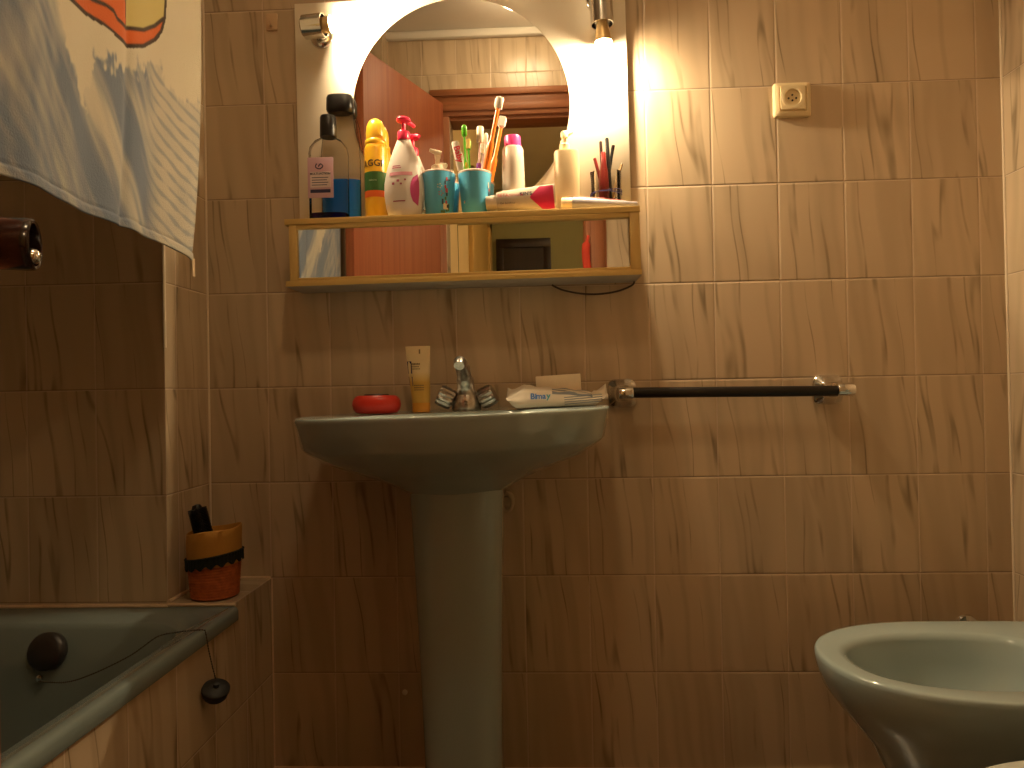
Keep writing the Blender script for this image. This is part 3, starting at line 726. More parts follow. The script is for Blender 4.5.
# pedestal
bm = NB(); rings = []
for z, hw, yf, yb, dx in ((0, .093, -.285, -.09, .017), (.02, .092, -.283, -.09, .017), (.045, .083, -.275, -.095, .017), (.12, .0795, -.272, -.10, .016), (.35, .085, -.278, -.10, .014), (.55, .091, -.285, -.10, .0125), (.685, .096, -.29, -.10, .012)):
    ring = []; cy = (yf + yb) / 2; hd = (yb - yf) / 2
    for i in range(64):
        t = 2 * PI * i / 64; ct, st = math.cos(t), math.sin(t); nn = 3.0
        ring.append(Vector((wx - .008 + dx + math.copysign(abs(ct) ** (2 / nn), ct) * hw, cy + math.copysign(abs(st) ** (2 / nn), st) * hd, z)))
    rings.append(ring)
loft(bm, rings); put('pedestal', bm, M_SAGE, wb, angle=50)
# tap
def bz(x): return wz + (x - wx) * .0225
tx = -.420; tz = bz(tx)
bm = NB()
lathe(bm, [(.030, -.002), (.0325, .003), (.0325, .008), (.031, .018), (.026, .032), (.019, .043), (.010, .05), (0, .052)], (tx, -.085, tz), seg=32)
tube(bm, smooth_path([(tx, -.086, tz + .028), (tx - .001, -.092, tz + .055), (tx - .002, -.112, tz + .080), (tx - .003, -.145, tz + .098), (tx - .004, -.172, tz + .104), (tx - .004, -.186, tz + .096)], 4), [.022] * 3 + [.019] * 4 + [.0160] * 5 + [.0135] * 5 + [.0112] * 4, 20)
lathe(bm, [(.0035, 0), (.0045, .002), (.0035, .004), (0, .0045)], (tx, -.1165, tz + .018), (0, -1, .1), 12)
tap = put('mixer_tap', bm, M_CHROME_D, wb, angle=50)
for sgn in (-1, 1):
    ax = Vector((sgn * .86, -.12, .42)).normalized(); c0 = Vector((tx + sgn * .022, -.085, tz + .018))
    bm = NB(); prof = [(.011, 0), (.011, .008), (.0205, .010), (.0235, .015), (.0235, .040), (.0205, .045), (0, .046)]
    lathe(bm, prof, c0, ax, 30)
    # knurled grip: alternate ribs pulled in
    u, v, w = frame(ax)
    for vv in bm.verts:
        q = vv.co - c0; h = q.dot(w); rr = (q - w * h).length
        if rr > .018 and .010 < h < .045:
            ang = math.atan2(q.dot(v), q.dot(u))
            if int(round(ang / (2 * PI) * 30)) % 3 == 0: vv.co = c0 + w * h + (q - w * h) * .86
    put('tap_handle', bm, M_CHROME_D, tap, angle=25)

# things on the basin
x, y = -.6155, -.115; z = bz(x) + .0015
sdish = thing('soap_dish', (x, y, z), 'round red soap dish on the left of the washbasin', 'soap dish')
bm = NB(); lathe(bm, [(.036, 0), (.045, .002), (.0515, .009), (.054, .019), (.0525, .029), (.047, .037), (.041, .040), (.037, .038), (.034, .030), (0, .028)], (x, y, z), seg=48, sy=.72)
put('dish_body', bm, mat('glossy red plastic', (.62, .035, .02), .3), sdish)
bm = NB(); lathe(bm, [(.024, .0), (.029, .003), (.031, .008), (.027, .013), (0, .0145)], (x, y, z + .0300), seg=32, sy=.7)
tag(put('soap_bar', bm, mat('dark brown soap', (.05, .018, .012), .35)), 'dark soap bar lying in the red soap dish', 'soap')

x, y = -.517, -.115; z = bz(x) + .0005
ft = thing('gel_tube', (x, y, z), 'amber gel tube standing on its cap left of the tap', 'tube')
bm = NB(); lathe(bm, [(.018, 0), (.0195, .001), (.0200, .020), (.0195, .021), (0, .021)], (x, y, z), seg=32, sy=.8); put('cap', bm, mat('amber cap', (.62, .26, .03), .35), ft)
bm = NB(); rings = []
for k in range(13):
    f = k / 12; h = .021 + .124 * f; hw = .0200 + .0075 * f; dp = .0165 * (1 - f) ** .7 + .0010; lean = -.0065 * f
    rings.append([Vector((x + lean + math.copysign(abs(math.cos(2 * PI * i / 32)) ** .8, math.cos(2 * PI * i / 32)) * hw, y + .004 * f + math.sin(2 * PI * i / 32) * dp, z + h)) for i in range(32)])
loft(bm, rings)
def grad(name, c0, c1, z0, z1, rough=.35):
    m = mat(name, c0, rough); nt = m.node_tree; p = nt.nodes['Principled BSDF']
    tc = nt.nodes.new('ShaderNodeTexCoord'); sp = nt.nodes.new('ShaderNodeSeparateXYZ'); mr = nt.nodes.new('ShaderNodeMapRange'); r = nt.nodes.new('ShaderNodeValToRGB')
    nt.links.new(tc.outputs['Object'], sp.inputs[0]); nt.links.new(sp.outputs['Z'], mr.inputs['Value'])
    mr.inputs['From Min'].default_value = z0; mr.inputs['From Max'].default_value = z1
    r.color_ramp.elements[0].color = (*c0, 1); r.color_ramp.elements[1].color = (*c1, 1)
    r.color_ramp.elements[0].position = .45; r.color_ramp.elements[1].position = .62
    nt.links.new(mr.outputs[0], r.inputs['Fac']); nt.links.new(r.outputs['Color'], p.inputs['Base Color']); return m
ftb = put('tube_body', bm, grad('amber gel under clear plastic', (.52, .30, .06), (.66, .50, .28), 0, .145), ft)
bm = NB()
def ft_quad(bm, hx0, hx1, h0, h1, lift=.0012):
    for (hh0, hh1) in ((h0, h1),):
        vs = []
        for hx, h in ((hx0, h0), (hx1, h0), (hx1, h1), (hx0, h1)):
            f = (h - .021) / .124; hw = .0200 + .0075 * f; dp = .0165 * max(0, 1 - f) ** .7 + .0010
            q = max(-.99, min(.99, hx)); yy = -math.sqrt(1 - abs(q) ** 2.2) * dp - lift
            vs.append(bm.verts.new((x - .0065 * f + hx * hw, y + .004 * f + yy, z + h)))
        bm.faces.new(vs)
for i in range(2): ft_quad(bm, -.98, -.58, (.058, .085)[i], (.078, .112)[i])
paint(ftb, bm, M_NAVY)
bm = NB()
for k, (w_, h) in enumerate(((.62, .104), (.55, .099), (.62, .094))):
    for i in range(6): ft_quad(bm, -.62 + w_ * 1.3 * i / 6, -.62 + w_ * 1.3 * (i + .8) / 6, h, h + (.0035 if k == 0 else .0018))
for k in range(3): 
    for i in range(5): ft_quad(bm, -.5 + .2 * i, -.5 + .2 * i + .17, .048 + .005 * k, .050 + .005 * k)
ft_quad(bm, .10, .22, .128, .138); paint(ftb, bm, mat('brown olive print', (.18, .12, .05), .5))

# crumpled toothpaste wrapper and the card box behind it
x0, x1 = -.328, -.112
zc = bz(-.22)
pk = thing('wrapper', (-.22, -.125, zc), 'crumpled white plastic wrapper with blue lettering and stripes on the right of the washbasin', 'wrapper')
bm = NB(); nx, ny = 40, 14; rnd = random.Random(3)
def wrap_pt(i, j, top):
    u = i / nx; v = j / ny
    xx = x0 + (x1 - x0) * u
    yy = -.165 + .075 * v + .02 * u * (1 - v) - .004 * math.sin(u * 9)
    e = min(1, min(u, 1 - u) * 6) * min(1, min(v, 1 - v) * 5)
    h = .003 + (.021 + .012 * math.sin(u * 3.1 + 1.0) + .006 * noise.noise(Vector((u * 7, v * 4, 3)))) * (.25 + .75 * e)
    if u < .2: h += .022 * (1 - u / .2) * (.3 + .7 * v)
    if u > .86: h += .022 * (u - .86) / .14 * v + .005
    zz = bz(xx) + .0022 + (h + .012 * v if top else .0004 + (.010 * max(0, (.06 - u)) / .06) + (.022 * max(0, (u - .88)) / .12) + (.012 * max(0, .1 - u) / .1))
    return Vector((xx, yy, zz))
G = {}
for top in (0, 1):
    for i in range(nx + 1):
        for j in range(ny + 1):
            if top and (i in (0, nx) or j in (0, ny)) and False: continue
            G[(top, i, j)] = bm.verts.new(wrap_pt(i, j, top))
for i in range(nx):
    for j in range(ny):
        u = (i + .5) / nx; v = (j + .5) / ny
        f = bm.faces.new([G[(1, i, j)], G[(1, i + 1, j)], G[(1, i + 1, j + 1)], G[(1, i, j + 1)]])
        if u > .46 and u < .86 and j in (2, 6, 10): f.material_index = 1
        f = bm.faces.new([G[(0, i, j)], G[(0, i, j + 1)], G[(0, i + 1, j + 1)], G[(0, i + 1, j)]])
for i in range(nx):
    for j in (0, ny):
        f = bm.faces.new([G[(0, i, j)], G[(0, i + 1, j)], G[(1, i + 1, j)], G[(1, i, j)]])
        if j == 0 and .2 < (i + .5) / nx < .85: f.material_index = 1 if False else 0
for j in range(ny):
    for i in (0, nx): bm.faces.new([G[(0, i, j)], G[(0, i, j + 1)], G[(1, i, j + 1)], G[(1, i, j)]])
M_WRAP = mat('white film', (.74, .66, .54), .35, bump=.3, bscale=60); M_STRIPE = mat('grey blue stripe', (.22, .24, .27), .4)
wrp = put('wrapper_film', bm, [M_WRAP, M_STRIPE], pk, angle=180)
M_BLUE = mat('blue letters', (.03, .14, .42), .4); M_TEAL = mat('teal letters', (.04, .30, .36), .4)
tilt = Matrix.Rotation(-.95, 3, 'X')
for s_, mm, xx in (('Bi', M_BLUE, -.277), ('ma', M_BLUE, -.2650), ('y', M_TEAL, -.2425)):
    bm = text_bm(s_, .0175, .0004, 'LEFT', .0006)
    rot(bm, Matrix.Rotation(-.35, 3, 'X')); bmesh.ops.translate(bm, verts=bm.verts, vec=(xx, -.168, bz(xx) + .0205)); paint(wrp, bm, mm)
bm = NB()
for k in range(4): box(bm, -.205, -.125, -.1705 + .0005 * k, -.168, bz(-.17) + .006 + k * .0048, bz(-.17) + .0078 + k * .0048, 0)
rot(bm, Matrix.Rotation(-.07, 3, 'Y'), (-.17, -.17, bz(-.17) + .012)); bmesh.ops.translate(bm, verts=bm.verts, vec=(0, .012, .001)); paint(wrp, bm, M_STRIPE)
x = -.213; y = -.062; z = bz(x) + .0045
bm = NB(); box(bm, x - .050, x + .050, y - .012, y + .012, z, z + .066, .0015); rot(bm, Matrix.Rotation(-.05, 3, 'Y'), (x, y, z))
tag(put('card_box', bm, mat('cream card', (.90, .78, .58), .6, var=.04)), 'plain cream card box standing behind the white wrapper', 'box')

# ------------------------------------------------------------------ towel rail on the wall
tr = thing('towel_rail', (.17, 0, .872), 'black towel rail with chrome brackets on the tiled wall right of the washbasin', 'towel rail')
zb = .8700
bm = NB(); tube(bm, [(-.052, -.068, zb + .0015), (.405, -.068, zb - .0025)], .0118, 20); put('bar', bm, M_BLACKBAR, tr)
for bx, capx0, capx1 in ((-.070, -.082, -.050), (.398, .396, .432)):
    bm = NB()
    lathe(bm, [(.033, 0), (.034, .004), (.030, .010), (.020, .018), (.015, .030), (.0145, .058), (.0, .060)], (bx + .003, -.0005, zb), (0, -1, 0), 28, power=4)
    s1 = put('bracket', bm, M_CHROME, tr, angle=30)
    bm = NB(); lathe(bm, [(.0138, 0), (.0150, .002), (.0150, capx1 - capx0 - .002), (.0138, capx1 - capx0), (0, capx1 - capx0)], (capx0, -.068, zb), (1, 0, 0), 24); put('end_cap', bm, M_CHROME, s1)

# socket
so = thing('wall_socket', (.334, 0, 1.537), 'ivory power socket on the tiled wall, upper right', 'socket')
cxs, czs = .334, 1.537
SR = Matrix.Rotation(-.006, 3, 'Y')
bm = NB(); rings = []
for hs, yy in ((.0425, -.0005), (.0425, -.006), (.0405, -.010), (.036, -.0125), (.0315, -.013), (.0300, -.0105)):
    ring = []
    for i in range(48):
        t = 2 * PI * (i + .5) / 48; ct, st = math.cos(t), math.sin(t); nn = 14
        ring.append(Vector((cxs + math.copysign(abs(ct) ** (2 / nn), ct) * hs, yy, czs + math.copysign(abs(st) ** (2 / nn), st) * hs * .93)))
    rings.append(ring)
loft(bm, rings); put('frame', bm, M_IVORY, so, angle=25)
bm = NB()
lathe(bm, [(.0265, .0095), (.0265, .0160), (.0255, .0172), (.0195, .0172), (.0185, .0165), (.0180, .011), (0, .011)], (cxs - .001, 0, czs + .003), (0, -1, 0), 40, sx=1, power=2)
# square cover around the round recess
q0, q1 = [], []
for i in range(40):
    t = 2 * PI * i / 40; ct, st = math.cos(t), math.sin(t); nn = 12
    q0.append(Vector((cxs - .001 + math.copysign(abs(ct) ** (2 / nn), ct) * .0275, -.0165, czs + .003 + math.copysign(abs(st) ** (2 / nn), st) * .0275)))
    q1.append(Vector((cxs - .001 + ct * .0195, -.0168, czs + .003 + st * .0195)))
qb = [Vector((p.x, -.0095, p.z)) for p in q0]
loft(bm, [qb, q0, q1], False, False); put('cover', bm, M_IVORY, so, angle=25)
bm = NB()
for dx, dz_ in ((-.0085, -.001), (.0085, -.001), (0, -.006), (0, .0065)): lathe(bm, [(.0024, .0105), (.0024, .0118), (0, .0118)], (cxs - .001 + dx, 0, czs + .003 + dz_), (0, -1, 0), 12)
put('pin_holes', bm, M_BLACK, so)

# small wall fittings
bm = NB(); box(bm, -.8905, -.8635, -.006, -.0003, 1.7475, 1.787, .002); tube(bm, [(-.877, -.005, 1.757), (-.877, -.014, 1.755), (-.877, -.016, 1.763)], .0025, 8)
tag(put('adhesive_hook', bm, mat('tan plastic', (.62, .44, .27), .45)), 'small tan adhesive hook on the tiles left of the mirror cabinet', 'hook')
bm = NB(); lathe(bm, [(.0062, 0), (.0062, .003), (.0035, .005), (0, .005)], (-.5864, -.0003, .1797), (0, -1, 0), 16)
tag(put('wall_plug', bm, mat('pale wall plug', (.75, .68, .55), .4)), 'tiny pale screw plug low on the tiles left of the pedestal', 'plug')
bm = NB(); lathe(bm, [(.017, 0), (.017, .004), (.008, .007), (.0075, .03)], (-.338, -.0003, .630), (0, -1, 0), 20)
pr = [(-.338 + .013 * math.sin(q), -.032, .626 + .020 * math.cos(q)) for q in [PI * 2 * i / 24 for i in range(25)]]
tube(bm, pr, .005, 10)
tag(put('pipe_ring', bm, mat('aged cream plastic', (.60, .47, .30), .4)), 'cream ring fitting on the wall beside the top of the pedestal', 'fitting')
va = thing('angle_valve', (.70, 0, .345), 'small chrome valve on the wall behind the bidet', 'valve')
bm = NB(); lathe(bm, [(.024, 0), (.022, .006), (.009, .009), (.009, .035), (0, .035)], (.70, -.0003, .331), (0, -1, 0), 20); put('valve_body', bm, M_CHROME, va)
bm = NB(); lathe(bm, [(.006, 0), (.010, .003), (.010, .014), (.008, .017), (0, .017)], (.712, -.033, .337), (.6, -.8, .1), 12); put('valve_handle', bm, M_CHROME, va)

# ------------------------------------------------------------------ bidet and toilet on the right
def sanitary(bm, x_tip, x_end, yc, hw, ztop, prof, inner=True, seg=80, zin=-.12, hold=.5, nose=2.3):
    L = x_end - x_tip
    def ring(s, z, shrink_end=True, off=0):
        out = []
        for i in range(seg):
            t = 2 * PI * i / seg; ct, st = math.cos(t), math.sin(t)
            xc = x_tip + L * hold
            if ct < 0: xx = xc - abs(ct) ** (2 / nose) * (L * hold) * s
            else: xx = xc + abs(ct) ** (2 / 6) * (L * (1 - hold)) * (s if shrink_end else 1)
            nn = nose if ct < 0 else 6
            out.append(Vector((xx + off, yc + math.copysign(abs(st) ** (2 / nn), st) * hw * s, z)))
        return out
    return ring
bd = thing('bidet', (.56, -.39, 0), 'sage green bidet at the right wall', 'bidet')
bm = NB(); ring = sanitary(bm, .232, .800, -.392, .200, .40, None, hold=.50, nose=2.25)
rings = [ring(s, z) for s, z in ((.58, 0), (.57, .03), (.52, .08), (.55, .17), (.70, .25), (.86, .305), (.955, .342), (.99, .372), (1.0, .392), (.995, .399), (.985, .4015), (.96, .402))]
def bin_(s, z):
    out = []
    for i in range(80):
        t = 2 * PI * i / 80; ct, st = math.cos(t), math.sin(t)
        nn = 2.3 if ct < 0 else 2.8
        xx = .47 + math.copysign(abs(ct) ** (2 / nn), ct) * (.192 if ct < 0 else .185) * s
        out.append(Vector((xx, -.40 + math.copysign(abs(st) ** (2 / nn), st) * .134 * s + (0.006 * (1 - s)), z)))
    return out
rings += [bin_(1.06, .402), bin_(1.0, .399), bin_(.97, .388), bin_(.93, .35), bin_(.84, .30), bin_(.62, .265), bin_(.3, .25), bin_(.08, .247)]
loft(bm, rings); put('bowl', bm, M_SAGE, bd, angle=60)
bm = NB(); lathe(bm, [(.02, 0), (.02, .003), (.012, .004), (0, .002)], (.47, -.40, .2475), seg=20); put('drain', bm, M_CHROME, bd)
bm = NB(); lathe(bm, [(.020, 0), (.020, .03), (.015, .05), (.006, .055), (0, .055)], (.735, -.392, .402), seg=20); tube(bm, [(.735, -.392, .435), (.70, -.392, .445), (.672, -.392, .43)], .009, 12)
put('mixer_tap', bm, M_CHROME, bd)

wc = thing('toilet', (.5, -.94, 0), 'pale toilet rim in the lower right corner in front of the bidet', 'toilet')
bm = NB(); ring = sanitary(bm, .17, .66, -.945, .19, .40, None, hold=.5, nose=2.2)
loft(bm, [ring(s, z) for s, z in ((.55, 0), (.52, .06), (.55, .17), (.72, .26), (.9, .33), (.97, .37), (.975, .385), (.93, .388))]); put('bowl', bm, M_SAGE, wc, angle=60)
bm = NB(); loft(bm, [ring(s, z) for s, z in ((.96, .386), (.99, .388), (1.0, .395), (.995, .403), (.97, .409), (.7, .414), (.3, .416), (.05, .416))]); put('lid', bm, M_SAGE_LIGHT, wc, angle=60)
bm = NB(); box(bm, .63, .80, -1.13, -.76, .36, .76, .025, 4); tk = put('cistern', bm, M_SAGE, wc)
bm = NB(); box(bm, .62, .803, -1.14, -.75, .76, .79, .012, 3); lathe(bm, [(.018, 0), (.018, .01), (.012, .013), (0, .013)], (.71, -.945, .79), seg=20); put('cistern_lid', bm, M_SAGE, wc)

# ------------------------------------------------------------------ bath
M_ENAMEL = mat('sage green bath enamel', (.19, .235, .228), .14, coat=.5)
bt = thing('bathtub', (-1.25, -.78, 0), 'sage green bathtub behind the tiled front at left', 'bathtub')
bx0, bx1, by0, by1, bzt = XJ + .002, -.8935, -1.358, -.2, .44
def rrect(x0, x1, y0, y1, r, z, n=10):
    out = []
    for (cx, cy, a0) in ((x1 - r, y1 - r, 0), (x0 + r, y1 - r, PI / 2), (x0 + r, y0 + r, PI), (x1 - r, y0 + r, 1.5 * PI)):
        for k in range(n + 1):
            t = a0 + PI / 2 * k / n; out.append(Vector((cx + r * math.cos(t), cy + r * math.sin(t), z)))
    return out
bm = NB()
rings = [rrect(bx0, bx1 - .001, by0, by1, .004, .413), rrect(bx0, bx1, by0, by1, .004, .416), rrect(bx0, bx1, by0, by1, .004, .432), rrect(bx0, bx1 - .003, by0, by1, .004, .4385), rrect(bx0, bx1 - .008, by0, by1 - .001, .004, .4405),
         rrect(bx0 + .004, bx1 - .020, by0 + .004, by1 - .004, .004, .4400), rrect(bx0 + .01, bx1 - .023, by0 + .01, by1 - .01, .006, .4385),
         rrect(bx0 + .05, -.936, by0 + .06, by1 - .088, .11, .4375), rrect(bx0 + .055, -.940, by0 + .065, by1 - .094, .105, .434), rrect(bx0 + .06, -.945, by0 + .07, by1 - .100, .10, .425),
         rrect(bx0 + .075, -.958, by0 + .085, by1 - .125, .10, .36), rrect(bx0 + .09, -.970, by0 + .11, by1 - .155, .10, .18), rrect(bx0 + .11, -.99, by0 + .14, by1 - .18, .09, .07), rrect(bx0 + .17, -1.04, by0 + .2, by1 - .24, .07, .045)]
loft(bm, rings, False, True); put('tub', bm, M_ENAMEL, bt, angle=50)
# overflow cover on the sloping end wall
oc = Vector((-1.217, -.318, .390)); on = Vector((0, -.87, .25)).normalized()
bm = NB(); lathe(bm, [(.032, 0), (.035, .003), (.036, .012), (.035, .020), (.030, .025), (.012, .027), (0, .027)], oc, on, 36)
put('overflow_cover', bm, mat('blackened chrome', (.035, .030, .028), .35, metal=.3), bt)
bm = NB(); lathe(bm, [(.006, 0), (.006, .006), (0, .008)], oc + Vector((-.006, -.022, -.044)), on, 12); put('chain_stud', bm, M_CHROME, bt)
# plug on its chain, hung over the rim
plug = thing('bath_plug', (-.882, -.33, .32), 'black bath plug hanging on its chain over the rim of the bathtub', 'bath plug')
path = smooth_path([oc + Vector((-.004, -.032, -.046)), (-1.15, -.375, .352), (-1.09, -.385, .372), (-1.02, -.385, .405), (-.975, -.375, .4355), (-.945, -.365, .4405), (-.915, -.360, .4425), (-.8945, -.358, .4425), (-.8905, -.357, .435), (-.8885, -.350, .400), (-.884, -.344, .365), (-.882, -.3385, .3445)], 14)
bm = NB(); acc = 0
for p, q in zip(path[:-1], path[1:]):
    seg_ = (q - p).length
    tube(bm, [p, q], .0009, 5)
acc = 0.0; step = .0042; last = path[0]
for p in path[1:]:
    if (p - last).length >= step:
        r = bmesh.ops.create_icosphere(bm, subdivisions=1, radius=.0017); bmesh.ops.translate(bm, verts=r['verts'], vec=p); last = p
o = put('chain', bm, mat('dark chain metal', (.06, .05, .04), .4, metal=.8), plug); o['kind'] = 'stuff'
bm = NB(); pc = Vector((-.8795, -.345, .320)); pax = Vector((.25, -.32, .92)).normalized()
lathe(bm, [(.019, -.010), (.022, -.006), (.0235, .004), (.0255, .006), (.0255, .011), (.022, .014), (.006, .0155), (.005, .022), (0, .023)], pc, pax, 28); put('stopper', bm, M_RUBBER, plug)

# ------------------------------------------------------------------ pot with brush on the ledge
x, y, z = -.966, -.152, .4495
pot = thing('fabric_pot', (x, y, z), 'orange woven pot with yellow cloth top and black lace band on the bath ledge', 'pot')
def potring(r, h, k, amp=0): 
    out = []
    for i in range(48):
        t = 2 * PI * i / 48
        rr = .93 * r + amp * math.sin(t * 9 + h * 200)
        out.append(Vector((x + rr * math.cos(t), y + rr * math.sin(t), z + h + k * (math.cos(t)) * .007 + k * .002 * math.sin(3 * t))))
    return out
bm = NB(); rings = []
for k in range(0, 25):
    f = k / 24; h = .002 + .070 * f; rings.append(potring(.0525 + .0055 * f + (.0012 if k % 2 else 0) - (.002 if k == 0 else 0), h, f * .6))
loft(bm, rings + [potring(.054, .072, .6), potring(.050, .01, 0)], True, True); put('woven_base', bm, mat('orange woven straw', (.50, .125, .030), .7, var=.2, vscale=90), pot)
bm = NB()
loft(bm, [potring(.0585, .070, .6), potring(.0602, .085, .7, .0004), potring(.0598, .105, .8, .0008), potring(.0600, .125, .95, .0010), potring(.0602, .144, 1.0, .0006), potring(.0588, .1455, 1.0), potring(.0568, .142, 1.0), potring(.0560, .10, .8), potring(.0555, .07, .6)], False, False)
put('cloth_top', bm, mat('mustard cloth', (.56, .27, .045), .75, bump=.4, bscale=90), pot)
bm = NB(); rings = []
for h, dr in ((.070, .0602), (.0715, .0632), (.080, .0628), (.088, .0630), (.092, .0645), (.0935, .0612)):
    ring_ = []
    for i in range(96):
        t = 2 * PI * i / 96; hh = h
        if h < .075: hh += .004 * math.sin(t * 16)
        rr = dr + (.0012 if i % 2 else 0)
        rr *= .93
        ring_.append(Vector((x + rr * math.cos(t), y + rr * math.sin(t), z + hh + .0085 * math.cos(t))))
    rings.append(ring_)
loft(bm, rings, False, False); put('lace_band', bm, mat('black lace', (.012, .016, .010), .8, bump=.8, bscale=300), pot, smooth=False)
# round hair brush
f0, f1 = Vector((x + .010, y - .010, z + .020)), Vector((x - .034, y - .012, z + .200))
hb = thing('hair_brush', f0, 'black round hair brush standing in the yellow and orange pot', 'hair brush')
w = (f1 - f0).normalized(); u, v, _ = frame(w); L = (f1 - f0).length
bm = NB(); lathe(bm, [(.008, 0), (.009, .004), (.008, .08), (.009, .09), (.011, .094), (.011, L - .008), (.008, L - .002), (0, L)], f0, w, 16); put('brush_core', bm, M_BLACK, hb)
bm = NB()
for k in range(24):
    for q in range(14):
        t = 2 * PI * (q + .5 * (k % 2)) / 14; rad = u * math.cos(t) + v * math.sin(t)
        p = f0 + w * (.097 + k * (L - .105) / 24) + rad * .010
        tube(bm, [p, p + rad * .0095], [.0019, .0013], 4)
o = put('bristles', bm, M_BLACK, hb, smooth=False); o['kind'] = 'stuff'

# ------------------------------------------------------------------ towel over a rod above the bath
rod = thing('shower_rod', (-.925, -.78, 1.985), 'chrome shower rod along the front of the bath, above the view', 'rod')
bm = NB(); tube(bm, [(-.9255, -.0, 1.985), (-.9255, -1.36, 1.985)], .0125, 18); put('bar', bm, M_CHROME, rod)
ORL = [(-.76, 1.455), (-.7005, 1.4489), (-.6645, 1.4489), (-.6208, 1.4545), (-.5897, 1.4543), (-.5483, 1.4548), (-.5034, 1.476), (-.4646, 1.5048), (-.4441, 1.5289), (-.4331, 1.5558), (-.4287, 1.5942), (-.43, 1.64)]
INL = [(-.70, 1.470), (-.6449, 1.4786), (-.615, 1.4868), (-.5942, 1.4883), (-.5838, 1.4811), (-.5534, 1.4818), (-.5027, 1.5035), (-.464, 1.5297), (-.4366, 1.5559)]
def pdist(y, z, line):
    best = 9
    for (a0, b0), (a1, b1) in zip(line[:-1], line[1:]):
        dx, dz_ = a1 - a0, b1 - b0; t = max(0, min(1, ((y - a0) * dx + (z - b0) * dz_) / (dx * dx + dz_ * dz_)))
        best = min(best, math.hypot(y - a0 - t * dx, z - b0 - t * dz_))
    return best
def inside(y, z, poly):
    r = False; j = len(poly) - 1
    for i in range(len(poly)):
        (xi, yi), (xj, yj) = poly[i], poly[j]
        if (yi > z) != (yj > z) and y < (xj - xi) * (z - yi) / (yj - yi) + xi: r = not r
        j = i
    return r
HULL = ORL + [(-.76, 1.64)]; UPPER = INL + [(-.4287, 1.5942), (-.43, 1.64), (-.70, 1.64)]
def lerp(a, b, t): return tuple(p + (q - p) * t for p, q in zip(a, b))
def sst(a, b, x): t = max(0, min(1, (x - a) / (b - a))); return t * t * (3 - 2 * t)
CRM, BLU, ORG, YLW, INK = (.60, .55, .43), (.16, .20, .27), (.60, .12, .02), (.55, .46, .18), (.05, .03, .02)
BND = [(-.95, 1.60), (-.76, 1.50), (-.735, 1.47), (-.715, 1.365), (-.69, 1.345), (-.667, 1.300), (-.655, 1.35), (-.645, 1.388), (-.60, 1.402), (-.55, 1.415), (-.50, 1.435), (-.46, 1.46), (-.44, 1.45), (-.40, 1.43), (-.34, 1.44), (-.2, 1.45)]
def print_col(y, z):
    nz = lambda fy, fz, o: noise.noise(Vector((y * fy, z * fz, o)))
    if inside(y, z, HULL):
        dl = min(pdist(y, z, ORL), pdist(y, z, INL))
        base = ORG
        if inside(y, z, UPPER) and y > -.555 + (z - 1.48) * -.05: base = YLW; dl = min(dl, abs(y + .555) + .001)
        return lerp(INK, base, sst(.0020, .0046, dl))
    if pdist(y, z, ORL) < .0034: return INK
    jag = .030 * noise.noise(Vector((y * 55, z * 30, 2))) + .018 * noise.noise(Vector((y * 140, z * 70, 5)))
    yj = y + .014 * noise.noise(Vector((y * 38, z * 38, 21))) + .006 * noise.noise(Vector((y * 120, z * 120, 23)))
    for (p0, b0), (p1, b1) in zip(BND[:-1], BND[1:]):
        if p0 <= yj <= p1: bnd = b0 + (b1 - b0) * (yj - p0) / (p1 - p0); break
    else: bnd = 1.6
    cream = sst(-.006, .012, z + jag - bnd)
    # drifting light streaks in the water, running down to the right
    s_ = y * .82 + z * .57; q_ = -y * .57 + z * .82
    st = .5 + .5 * noise.noise(Vector((s_ * 15, q_ * 3.5, 11))) + .25 * noise.noise(Vector((s_ * 45, q_ * 8, 4)))
    water = sst(.30, .95, st + .18 * noise.noise(Vector((s_ * 90, q_ * 12, 2))))
    k_ = sst(-.50, -.45, y)
    if k_ > 0:
        ph = z - .075 * math.exp(-(y + .49) / .07) + .006 * noise.noise(Vector((y * 18, z * 14, 1)))
        fine = .5 + .5 * math.sin(ph * 250 + 2.2 * noise.noise(Vector((y * 9, z * 9, 6)))); fine = sst(.02, .42, fine + .35 * noise.noise(Vector((y * 40, z * 40, 9))))
        w2 = .40 + .60 * fine * (.75 + .25 * noise.noise(Vector((y * 20, z * 25, 3))))
        water = water + (max(w2, water * .6) - water) * k_
    if y < -.70: water = max(0, min(1, water * .9 + .25 * noise.noise(Vector((y * 60, z * 14, 8)))))
    colr = lerp(BLU, CRM, min(1, water * .92))
    return lerp(colr, CRM, cream)
yA, yB = -.297, -.905
bm = NB(); ny_, nz_ = 300, 340; zt = 1.985
VC = {}; grid = []
def hem(t):  # t 0 at the far edge, 1 near the door
    return 1.1405 + .017 * sst(0, .4, t) - .004 * t + .003 * math.sin(t * 9)
def cloth(t, s):
    """t along the rod, s down the front fall (0 rod, 1 hem)"""
    z = zt + .0125 + (hem(t) - zt - .0125) * s
    y = yA + (yB - yA) * t
    y += -.048 * (1 - t) * s ** 4 * (1 if s > .0 else 0)
    X = -.912 + .0040 * s * math.sin(t * 17 + .5) * (.4 + .6 * s) + .006 * math.sin(t * 7.3 + 2.2) * s + .0016 * math.sin(t * 41) * s * s
    X += .010 * sst(.12, 0, t) * s * s * -1
    X -= .005 * math.exp(-((t - .41) / .018) ** 2) * s
    if s > .985: X += .0022
    if abs(s - .982) < .003: X -= .0012
    return Vector((X, y, z))
for j in range(nz_ + 1):
    row = []
    for i in range(ny_ + 1):
        row.append(bm.verts.new(cloth(i / ny_, j / nz_)))
    grid.append(row)
